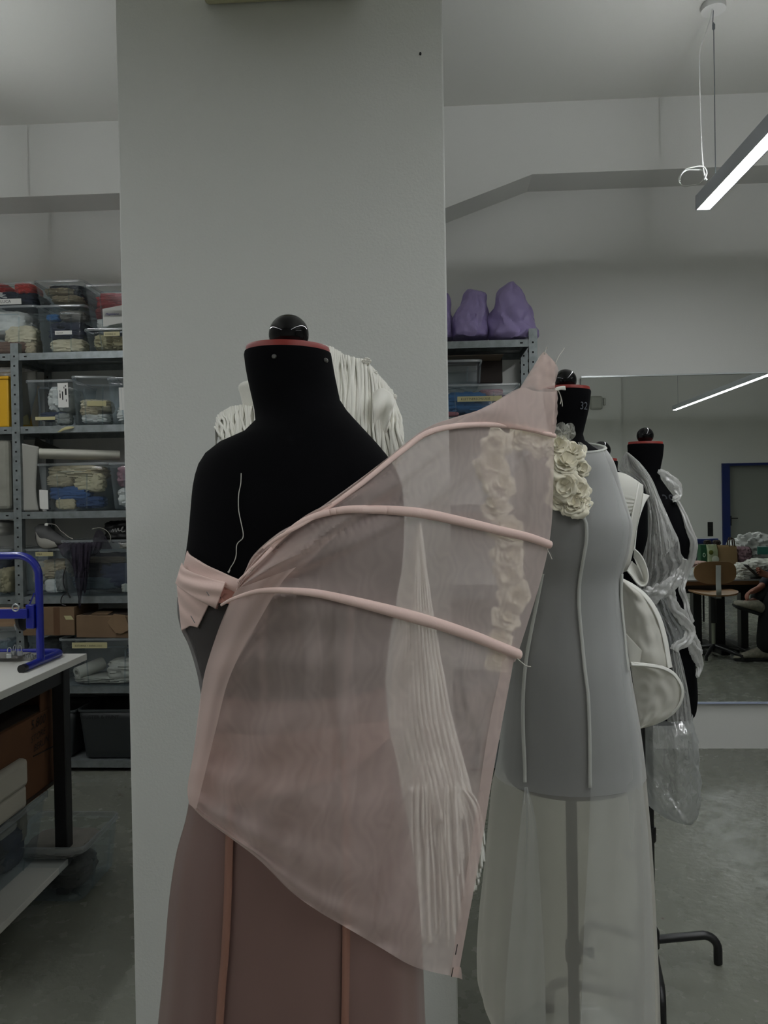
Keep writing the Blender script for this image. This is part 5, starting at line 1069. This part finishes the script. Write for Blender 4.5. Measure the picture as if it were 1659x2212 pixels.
# things under the table
CB = mat('orange_brown_cardboard', '553419', .85, var=.12, vscale=9)
cb = thing('carton', 'big brown carton with pen writing under the table, on a clear box', 'cardboard box', (-1.62, 2.45, .39), 0, 'brown cardboard boxes')
bx0, bx1, by0, by1, bz0, bz1 = -1.9, -1.365, 2.08, 2.745, .378, .665
MB().box(((bx0+bx1)/2, (by0+by1)/2, (bz0+bz1)/2), (bx1-bx0, by1-by0, bz1-bz0)).build('body', CB, cb, smooth=False, bevel=.003)
b = MB(); b.box(((bx0+bx1)/2, (by0+by1)/2, bz1+.002), (bx1-bx0-.03, by1-by0-.03, .003)); b.build('opening_shade', CARDD, cb, smooth=False)  # thin dark sheet paints the shaded mouth onto the closed body
b = MB(); b.box((bx1-.004, by1-.05, bz1+.055), (.004, .1, .11)); b.box(((bx0+bx1)/2, by1-.004, bz1+.06), (bx1-bx0, .005, .12)); b.build('flap', CB, cb, smooth=False)
xf = bx1+.002
wr = MB()
def pen(s, size, px, py, sh=.25, rot=.10): 
    p = atx(px, py, xf); text_mb(s, size, p, (0, 1, rot), (0, -rot, 1), sh, mbx=wr, lift=.001)
pen('5,800', .046, 66, 1578, .2, .0); pen('STORE', .034, 66, 1607, .3, .06); pen('BERLIN', .034, 72, 1625, .3, .05)
wr.v = [Vector((xf+.001, p.y, p.z)) for p in wr.v]
a0, a1 = atx(72, 1634, xf+.001), atx(118, 1611, xf+.001); wr.bar(a0, a1, .0012, .004)
wr.build('pen_writing', mat('brown_black_pen', '140a04', .8), cb, smooth=False)
b = MB(); b.box((xf, (by0+by1)/2, bz0+.012), (.002, by1-by0-.02, .012)); b.build('bottom_tape', mat('dark_tape', '2a1708', .5), cb, smooth=False)
single('dark_scrap', MB().lump((-1.6, 2.3, .70), (.4, .3, .07), 71, fold=.15), cloth('241010'), 'dark red cloth showing in the mouth of the big carton', 'cloth')
def world_bin(label, x0, x1, y0, y1, z0, z1, tap=.86):
    t = thing('storage_box', label, 'storage box', ((x0+x1)/2, (y0+y1)/2, z0), 0, 'clear plastic storage boxes'); w, d, h = x1-x0, y1-y0, z1-z0
    b = MB(); rs = [rrect(w*tap*s, d*tap*s, z) for s, z in ((0, .003), (.93, .003), (1, .012))]
    for k in range(1, 7): q = k/6; rs.append(rrect(w*lerp(tap, .97, q), d*lerp(tap, .97, q), lerp(.012, h-.012, q)))
    b.loft(rs, False, False)
    for sy in (-.2, .25): b.bar(Vector((w/2*tap+.002, d*sy*tap, .012)), Vector((w/2*.97+.002, d*sy*.97, h*.8)), .005, .004)
    b.build('tub', CLR, t, local=True, solid=.002)
    MB().loft([rrect(w*s, d*s, z) for s, z in ((.965, h-.022), (1.0, h-.02), (1.005, h-.004), (1.0, h), (.965, h-.001), (.955, h-.01))], False, False).build('rim', RIM, t, local=True)
    return dict(t=t, w=w, d=d, h=h, tap=tap)
B = world_bin('clear box of dark cloth under the big carton on the lower table shelf', -1.85, -1.365, 2.22, 2.70, .131, .372)
fill(B, [('cloth_scrap', 'black cloth', '0c0d12', (.0, .0, .35), (.95, .95, .6), 72), ('cloth_scrap', 'navy cloth', '101a30', (.3, .25, .35), (.36, .4, .6), 73), ('cloth_scrap', 'pale strap cloth', '8f8d84', (.43, .1, .7), (.08, .3, .12), 74), ('cloth_scrap', 'dim cream cloth', '7d7868', (.40, .38, .6), (.12, .12, .5), 75)], 'in the clear box under the big carton')
ws = thing('machine_case', 'white rounded machine case at the lower left under the table', 'case', (-1.62, 2.3, .39), 0)
MB().box((-1.60, 2.2, .505), (.52, .62, .095)).build('lid', mat('case_white', 'a9a498', .5), ws, bevel=.016, smooth=True)
MB().box((-1.60, 2.2, .425), (.51, .61, .075)).build('tray', mat('case_white', 'a9a498', .5), ws, bevel=.012)
MB().box((-1.60, 2.2, .5535), (.36, .44, .006)).build('top_panel', mat('case_grey_panel', '7c756c', .5), ws, bevel=.002)
# stand the case on a support: a second clear box nearer the front
B = world_bin('clear box of grey cloth under the white machine case', -1.87, -1.40, 1.90, 2.20, .131, .386)
fill(B, [('cloth_scrap', 'cream canvas cloth', '8c8674', (.2, .1, .5), (.6, .8, .8), 76)], 'in the clear box under the white machine case')
B = world_bin('low clear box of papers on the floor behind the table leg', -1.52, -1.20, 2.60, 2.92, .0, .205, tap=.88)
fill(B, [('cloth_scrap', 'grey flat papers', '77746e', (0, 0, .72), (.85, .85, .14), 77), ('cloth_scrap', 'dark bundle', '3c3a36', (.15, -.05, .3), (.6, .7, .45), 78)], 'in the low clear box on the floor')
# ================================================================== the far end of the room, seen in the mirror
OAK = mat('oak_edge', '5b3d22', .5); GTOP = mat('grey_tabletop', '8b8c8a', .5)
def mt(px, py, d): return atm(px, py, d)
fy0, fy1 = 2*YM-8.2, 2*YM-6.95; fz = .665; fx0, fx1 = 2.28, 4.3
ft = thing('far_table', 'big grey topped table with black column legs in the mirror', 'table', ((fx0+fx1)/2, (fy0+fy1)/2, 0))
MB().box(((fx0+fx1)/2, (fy0+fy1)/2, fz-.006), (fx1-fx0, fy1-fy0, .012)).build('tabletop', GTOP, ft, smooth=False)
MB().box(((fx0+fx1)/2, (fy0+fy1)/2, fz-.03), (fx1-fx0, fy1-fy0, .035)).build('oak_edge', OAK, ft, smooth=False)
MB().box(((fx0+fx1)/2, fy1-.08, fz-.085), (fx1-fx0-.06, .05, .075)).build('rail', BLKM, ft, smooth=False)
for px, w_ in ((1504, .075), (1549, .115), (1605, .065)):
    p = mt(px, 1390, 7.12); MB().box((p.x, p.y, (fz-.05)/2), (w_, .09, fz-.05)).build('leg', BLKM, ft, smooth=False, bevel=.004)
    MB().box((p.x, p.y-.1, .02), (.08, .6, .04)).build('foot', BLKM, ft, smooth=False, bevel=.006)
# wooden swivel chair
CW = mat('chair_plywood', '86643f', .45, var=.1, vscale=6); CHR = mat('chrome', 'd9dbda', .35, .6)
cA = mt(1547, 1419, 6.72)
ch = thing('swivel_chair', 'plywood swivel chair with steel back strip in the mirror', 'chair', (cA.x, cA.y-.02, 0))
def oval(b, c, rx, rz, y0, th, bow=.03, n=40):
    rs = []
    for y, s in ((-th/2, .97), (-th/2, 1.0), (th/2, 1.0), (th/2, .97)):
        rs.append([Vector((c.x+rx*s*math.copysign(abs(math.cos(a))**.65, math.cos(a)), c.y+y0+y-bow*(math.cos(a)**2)*s, c.z+rz*s*math.copysign(abs(math.sin(a))**.75, math.sin(a)))) for a in [k/n*2*PI for k in range(n)]])
    b.loft(rs)
bc = mt(1547, 1237, 6.66)
b = MB(); oval(b, bc, .176, .096, 0, .012); b.build('backrest', CW, ch)
sc_ = mt(1540, 1281, 6.85)
b = MB(); rs = []
for dz, s in ((-.008, .96), (-.008, 1), (.006, 1), (.006, .96)):
    rs.append([Vector((sc_.x+.19*s*math.copysign(abs(math.cos(a))**.7, math.cos(a)), sc_.y+.19*s*math.copysign(abs(math.sin(a))**.7, math.sin(a)), sc_.z+dz+.02*math.cos(a)**2)) for a in [k/40*2*PI for k in range(40)]])
b.loft(rs); b.build('seat', CW, ch)
s0, s1, s2, s3 = mt(1551, 1221, 6.64), mt(1551, 1258, 6.64), mt(1552, 1277, 6.62), mt(1552, 1292, 6.72)
b = MB(); st = resample([tuple(s0), tuple(s1), tuple(s2), tuple(s3)], 24); b.grid([[Vector(p)+Vector((dx, .006, 0)) for p in st] for dx in (-.021, -.019, .019, .021)]); b.build('back_strip', CHR, ch, solid=.005)
b = MB(); b.bar(s3, (sc_.x, sc_.y, s3.z), .04, .012); b.build('seat_bracket', BLKM, ch)
MB().tube([(sc_.x, sc_.y, sc_.z-.01), (sc_.x, sc_.y, .30)], .024, 14).build('upper_column', BLKM, ch)
MB().tube([(sc_.x, sc_.y, .32), (sc_.x, sc_.y, .09)], .016, 14).build('gas_column', mat('cream_column', '8c9080', .35, .4), ch)
for k in range(5):
    a = k*2*PI/5+.9; e = Vector((sc_.x+.26*math.cos(a), sc_.y+.26*math.sin(a), .045))
    MB().tube([(sc_.x, sc_.y, .10), (sc_.x+.1*math.cos(a), sc_.y+.1*math.sin(a), .085), e, e-Vector((0, 0, .03))], [.022, .018, .014, .016], 10).build('base_arm', BLKM, ch)
# chair with a blue rail behind the table
q = mt(1512, 1172, 8.45); t = thing('stacking_chair', 'grey and blue chair behind the far table in the mirror', 'chair', (q.x, q.y, 0))
MB().box((q.x-.02, q.y, .78), (.40, .02, .26)).build('backrest', mat('blue_grey_panel', '555a66', .6), t, bevel=.01)
MB().box((q.x-.02, q.y+.005, .93), (.42, .025, .055)).build('top_rail', mat('blue_gloss_paint', '12245f', .35), t, bevel=.008)
MB().box((q.x-.02, q.y-.22, .45), (.40, .42, .025)).build('seat', mat('blue_grey_panel', '555a66', .6), t, bevel=.008)
for dx, dy in ((-.19, 0), (.17, 0), (-.19, -.4), (.17, -.4)): MB().tube([(q.x+dx, q.y+dy, .70 if dy == 0 else .44), (q.x+dx, q.y+dy-.0, .0)], .012, 10).build('leg', BLKM, t)
# things on the far table
def on_table(x0, x1, y_top, d, label, name, cat, m, dep=.1, **k):
    A, B_ = mt(x0, 1212, d), mt(x1, y_top, d); 
    t = thing(name, label, cat, ((A.x+B_.x)/2, A.y, fz)); w = B_.x-A.x; h = B_.z-fz
    b = MB(); b.loft([rrect(w*s, dep*s2, z, .01, 3) for s, s2, z in ((.94, 1, 0), (1, 1, h*.1), (1, .9, h*.8), (.98, .35, h))]); b.build('pouch', m, t, local=True)
    return t, w, h, dep
GRN = mat('green_pack', '0d4a2a', .5)
t, w_, h_, d_ = on_table(1509, 1526, 1176, 7.45, 'green food pouch on the far table in the mirror', 'food_pouch', 'food pouch', GRN)
b = MB(); b.tube([(-w_*.05+.010*math.cos(a), d_/2+.002, h_*.66+.017*math.sin(a)) for a in [k/20*2*PI for k in range(20)]], .0035, 6, closed=True); b.build('pale_emblem', mat('pale_green_print', 'a9c4ae', .6), t, local=True)
b = MB(); b.box((.0, d_/2+.002, h_*.4), (w_*.6, .003, .012)); b.build('print_band', mat('mid_green_print', '4f8a5f', .6), t, local=True)
t, w_, h_, d_ = on_table(1526, 1547, 1176, 7.42, 'pale green and yellow food pouch beside the green one in the mirror', 'food_pouch', 'food pouch', mat('pale_pack', '9aa583', .5, var=.3, vscale=14))
for (dx, dz, r, m) in ((-.02, .75, .022, mat('olive_print', '5f6b1f', .6)), (.02, .52, .034, mat('white_print', 'b9c0ae', .6)), (.0, .30, .03, mat('yellow_print', 'a29a34', .6))):
    MB().lathe([(0, .006), (r*.8, .005), (r, 0)], (dx, d_/2-.002, h_*dz), 20, 'Y').build('printed_fruit', m, t, local=True)
KR = mat('kraft_bag', '8c7350', .85, bump=.4, bscale=20)
A, B_ = mt(1546, 1213, 7.45), mt(1589, 1178, 7.45); w_ = B_.x-A.x; h_ = B_.z-fz
t = thing('paper_bag', 'brown paper carrier bag on the far table in the mirror', 'bag', ((A.x+B_.x)/2, A.y, fz))
b = MB(); b.loft([rrect(w_*s, .13*s2, z, .008, 3) for s, s2, z in ((.97, 1, 0), (1, 1, .02), (1.0, .8, h_*.5), (1, .5, h_*.9), (.99, .42, h_))], True, False); b.jitter(.012, 11, 4); b.build('bag_body', KR, t, local=True, solid=.002)
for dy in (-.02, .025): MB().tube([(w_*.12, dy, h_-.01), (w_*.14, dy, h_+.04), (w_*.22, dy, h_+.075), (w_*.36, dy, h_+.06), (w_*.40, dy, h_-.01)], .006, 8).build('handle', mat('twisted_cord', '3a2a1c', .8), t, local=True)
def heap(px, py, d, sx, sy, sz, seed, name, label, cat, m, fold=.16, box=.6, group=None):
    p = mt(px, py, d); return single(name, MB().lump(p, (sx, sy, sz), seed, fold=fold, box=box, freq=4, nu=64, nv=44, zf=1.3), m, label, cat, group)
heap(1603, 1198, 7.5, .15, .2, .17, 81, 'net_bag', 'dull pink net bag between the paper bag and the white bag in the mirror', 'bag', cloth('7a6068'))
WPL = mat('white_carrier_plastic', 'b5b7b4', .35, bump=.3, bscale=30)
heap(1628, 1183, 7.6, .42, .35, .30, 82, 'carrier_bag', 'big crumpled white carrier bag on the far table in the mirror', 'bag', WPL, .22, .8)
heap(1588, 1180, 7.75, .16, .2, .14, 83, 'carrier_bag', 'small white bag behind the paper bag handles in the mirror', 'bag', WPL, .2, .8)
p = mt(1647, 1189, 7.3); single('tissue_box', MB().box(p, (.085, .08, .07), .3), mat('teal_card', '1c5a50', .6), 'teal pack leaning on the white carrier bag in the mirror', 'pack', smooth=False, bevel=.004)
WC = cloth('c3c4bc')
heap(1612, 1230, 7.05, .22, .2, .13, 84, 'white_cloth', 'white crumpled cloth right beside the chair back in the mirror', 'cloth', WC, .2)
heap(1645, 1226, 7.15, .26, .3, .17, 85, 'white_cloth', 'white crumpled cloth behind the raised phone in the mirror', 'cloth', WC, .2)
heap(1604, 1247, 7.0, .12, .1, .05, 86, 'white_cloth', 'small white cloth at the table edge by the chair back in the mirror', 'cloth', WC, .2)
heap(1507, 1218, 7.4, .18, .2, .06, 87, 'pink_cloth', 'pale pink cloth before the green pouch in the mirror', 'cloth', cloth('b89b95'), .2)
heap(1502, 1235, 7.1, .04, .05, .05, 88, 'paper_wad', 'small white paper wad left of the chair back in the mirror', 'paper', WC, .15)
for px, sd in ((1528, 91), (1548, 92)): heap(px, 1173, 7.62, .07, .08, .06, sd, 'dark_pouch', ('left' if px < 1540 else 'right')+' dark brown pouch top behind the food pouches in the mirror', 'pouch', cloth('2a221d'), .2)
# ---- the seated person
SKIN = mat('skin', '8f5a48', .55); DENIM = mat('dark_trousers', '0b0f10', .85); KNIT = mat('navy_sweater', '0a1020', .85); HAIR = mat('reddish_hair', '4a2418', .6); SHOE = mat('grey_trainer', '8a8678', .7, var=.25, vscale=40); SOLE = mat('dark_sole', '17181a', .7)
import bmesh
def skin_mesh(name, nodes, edges, m, parent, root, sub=2):
    bm = bmesh.new(); lay = bm.verts.layers.skin.verify(); V = {}
    Mi = ROOTM[parent.name].inverted()
    for k, (p, r) in nodes.items():
        v = bm.verts.new(Mi @ Vector(p)); V[k] = v; rr = r if isinstance(r, tuple) else (r, r); v[lay].radius = rr; v[lay].use_root = (k == root)
    for a, c in edges: bm.edges.new((V[a], V[c]))
    me = bpy.data.meshes.new(name); bm.to_mesh(me); bm.free(); me.materials.append(m)
    o = bpy.data.objects.new(name, me); o.parent = parent; COL.objects.link(o); ROOTM[o.name] = ROOTM[parent.name]
    q = o.modifiers.new('skin', 'SKIN'); q.use_smooth_shade = True
    s = o.modifiers.new('subdivision', 'SUBSURF'); s.levels = sub; s.render_levels = sub
    return o
pe = thing('person', 'seated person in navy sweater, ankle over knee, holding a phone in the mirror', 'person', (3.3, 1.93, 0))
hand1, hand2 = mt(1640, 1239, 6.58), mt(1616, 1284, 6.66)
N_ = {'pel': ((3.34, 1.92, .53), .115), 'sp1': ((3.32, 1.92, .68), .115), 'sp2': ((3.25, 1.92, .84), .125), 'sp3': ((3.17, 1.92, .97), .10), 'nek': ((3.10, 1.92, 1.05), .05), 'hd0': ((3.07, 1.92, 1.10), .062), 'hd1': ((3.055, 1.92, 1.16), .085), 'hd2': ((3.07, 1.92, 1.22), .075),
      'nose': ((2.965, 1.92, 1.135), .014), 'earl': ((3.08, 2.005, 1.15), .016), 'earr': ((3.08, 1.835, 1.15), .016), 'chin': ((3.01, 1.92, 1.075), .035),
      'hl': ((3.30, 2.00, .52), .085), 'kl': ((2.945, 1.98, .575), .058), 'cl': ((2.90, 1.96, .36), .052), 'al': ((2.87, 1.93, .10), .034), 'tl': ((2.72, 1.92, .045), .032),
      'hr': ((3.30, 1.84, .52), .085), 'kr': ((3.04, 1.76, .66), .058), 'cr': ((2.91, 1.86, .585), .05), 'ar': ((2.80, 1.93, .505), .034), 'tr': ((2.67, 1.99, .49), .03),
      'sl': ((3.16, 2.08, .96), .06), 'el': ((3.03, 2.14, .72), .042), 'wl': (tuple(hand1+Vector((.09, .01, -.02))), .026), 'pl': (tuple(hand1+Vector((.02, 0, 0))), (.034, .018)),
      'sr': ((3.16, 1.76, .96), .06), 'er': ((3.00, 1.80, .70), .042), 'wr': (tuple(hand2+Vector((.10, -.03, .045))), .026), 'pr': (tuple(hand2+Vector((.03, -.01, .02))), (.034, .018))}
E_ = [('pel', 'sp1'), ('sp1', 'sp2'), ('sp2', 'sp3'), ('sp3', 'nek'), ('nek', 'hd0'), ('hd0', 'hd1'), ('hd1', 'hd2'), ('hd1', 'nose'), ('hd1', 'earl'), ('hd1', 'earr'), ('hd0', 'chin'), ('pel', 'hl'), ('hl', 'kl'), ('kl', 'cl'), ('cl', 'al'), ('al', 'tl'), ('pel', 'hr'), ('hr', 'kr'), ('kr', 'cr'), ('cr', 'ar'), ('ar', 'tr'),
      ('sp3', 'sl'), ('sl', 'el'), ('el', 'wl'), ('wl', 'pl'), ('sp3', 'sr'), ('sr', 'er'), ('er', 'wr'), ('wr', 'pr')]
def fingers(pf, base, H, dirn, curl, up, thumb):
    dirn, curl, up = Vector(dirn).normalized(), Vector(curl).normalized(), Vector(up).normalized()
    for k, ln in enumerate((.062, .072, .068, .052)):
        o = up*(.022-.0148*k); p = Vector(base)+o
        a = p+dirn*.03; c = a+(dirn*.75+curl*.65).normalized()*ln*.42; d = c+(dirn*.2+curl).normalized()*ln*.35; e = d+(curl-dirn*.4).normalized()*ln*.26
        for nm, q, r in (('a', a, .0085), ('b', c, .008), ('c', d, .0072), ('d', e, .0062)): N_[pf+str(k)+nm] = (tuple(q), r)
        E_.extend([(base_key[pf], pf+str(k)+'a'), (pf+str(k)+'a', pf+str(k)+'b'), (pf+str(k)+'b', pf+str(k)+'c'), (pf+str(k)+'c', pf+str(k)+'d')])
    th = Vector(base)+Vector(thumb)*.03; N_[pf+'ta'] = (tuple(th), .0095); N_[pf+'tb'] = (tuple(th+(Vector(thumb)+dirn).normalized()*.03), .0085); N_[pf+'tc'] = (tuple(th+(Vector(thumb)*.4+dirn+curl*.3).normalized()*.055), .007)
    E_.extend([(base_key[pf], pf+'ta'), (pf+'ta', pf+'tb'), (pf+'tb', pf+'tc')])
base_key = {'fl': 'pl', 'fr': 'pr'}
fingers('fl', N_['pl'][0], None, (-1, .0, .35), (.1, .9, .3), (0, -.3, .95), (-.2, .6, .75))
fingers('fr', N_['pr'][0], None, (-.85, .2, -.35), (-.1, .3, -.95), (.1, .95, .1), (-.2, .9, .2))
skin_mesh('body', N_, E_, SKIN, pe, 'pel')
g = lambda ks, f: {k: (N_[k][0], f(k)) for k in ks}
tk = ['pel', 'hl', 'kl', 'cl', 'al', 'hr', 'kr', 'cr', 'ar']
tr = {'pel': .145, 'hl': .115, 'kl': .092, 'cl': .095, 'al': .085, 'hr': .115, 'kr': .09, 'cr': .08, 'ar': .058}
nd = g(tk, lambda k: tr[k]); nd['al'] = ((2.875, 1.932, .055), .085); nd['ar'] = ((2.785, 1.935, .50), .056); skin_mesh('trousers', nd, [e for e in E_ if e[0] in tk and e[1] in tk], DENIM, pe, 'pel')
sk_ = ['sp1', 'sp2', 'sp3', 'sl', 'el', 'sr', 'er']; sr_ = {'sp1': .15, 'sp2': .155, 'sp3': .125, 'sl': .085, 'el': .062, 'sr': .085, 'er': .062}
nd = g(sk_, lambda k: sr_[k]); nd['wl'] = (tuple(Vector(N_['wl'][0])*.75+Vector(N_['el'][0])*.25), .044); nd['wr'] = (tuple(Vector(N_['wr'][0])*.8+Vector(N_['er'][0])*.2), .044)
skin_mesh('sweater', nd, [e for e in E_ if e[0] in nd and e[1] in nd], KNIT, pe, 'sp1')
skin_mesh('hair', {'a': ((3.10, 1.92, 1.12), .075), 'b': ((3.09, 1.92, 1.20), .098), 'c': ((3.04, 1.92, 1.245), .075)}, [('a', 'b'), ('b', 'c')], HAIR, pe, 'a')
for sy in (1, -1): MB().ball((2.985, 1.92+sy*.034, 1.155), .011, 12, 8).build('eye', mat('dark_eye', '14100e', .3), pe)
def trainer(heel, toe, up):
    heel, toe, up = Vector(heel), Vector(toe), Vector(up).normalized(); d = (toe-heel); L_ = d.length; d.normalize(); s = d.cross(up).normalized(); up = s.cross(d)
    prof = [(-.02, .030, .075), (.04, .040, .085), (.25, .040, .10), (.45, .040, .078), (.65, .046, .056), (.85, .046, .042), (.97, .034, .028), (1.02, .012, .016)]
    rs = [[heel+d*L_*t+s*w*math.cos(a)+up*(.018+h*.5+h*.5*math.sin(a)) for a in [k/20*2*PI for k in range(20)]] for t, w, h in prof]
    MB().loft(rs).build('trainer_upper', SHOE, pe)
    rs = [[heel+d*L_*t+s*w*1.06*x+up*z for x, z in ((-1, .0), (-1, .024), (1, .024), (1, 0))] for t, w, h in prof]
    MB().loft(rs).build('trainer_sole', SOLE, pe, bevel=.004)
    for k in range(3): t = .38+.1*k; MB().tube([heel+d*L_*t-s*.03+up*(.075-.012*k), heel+d*L_*(t+.02)+up*(.098-.016*k), heel+d*L_*t+s*.03+up*(.075-.012*k)], .004, 6).build('shoe_lace', mat('pale_lace', 'b1ada0', .8), pe)
h_ = mt(1655, 1423, 6.69); trainer((h_.x, h_.y, .0), (h_.x-.265, h_.y, .0), (0, 0, 1))
h2, t2 = mt(1634, 1322, 6.66), mt(1583, 1309, 6.62); trainer(h2+Vector((.02, 0, -.02)), t2, (.12, .35, 1))
k0, k1 = mt(1612, 1222, 6.56), mt(1634, 1242, 6.56); dv = (k1-k0).normalized()
ph = thing('smartphone', 'black smartphone held by the seated person in the mirror', 'phone', tuple(k1))
b = MB(); c_ = (k0+k1)/2; sd_ = Vector((0, 1, .0)); nn = dv.cross(sd_)
b.loft([[c_+dv*x*.07+sd_*y*.034+nn*z for x, y in ((-1, -.9), (-.95, -1), (.95, -1), (1, -.9), (1, .9), (.95, 1), (-.95, 1), (-1, .9))] for z in (-.004, .004)]); b.build('phone_body', mat('black_plastic', '0b0b0c', .4), ph)
b = MB(); b.quad(*[c_+dv*x*.065+sd_*y*.031+nn*.0046 for x, y in ((-1, -1), (1, -1), (1, 1), (-1, 1))]); b.build('screen', GLOSSB, ph, smooth=False)
st_ = thing('stool', 'black round stool under the seated person beside the far table', 'stool', (3.36, 1.92, 0))
MB().lathe([(0, .0), (.17, .0), (.18, .01), (.18, .03), (.16, .04), (0, .04)], (3.36, 1.92, .375), 30).build('seat', BLKM, st_)
for k in range(4): a = k*PI/2+PI/4; MB().tube([(3.36+.12*math.cos(a), 1.92+.12*math.sin(a), .38), (3.36+.19*math.cos(a), 1.92+.19*math.sin(a), 0)], .013, 10).build('leg', BLKM, st_)
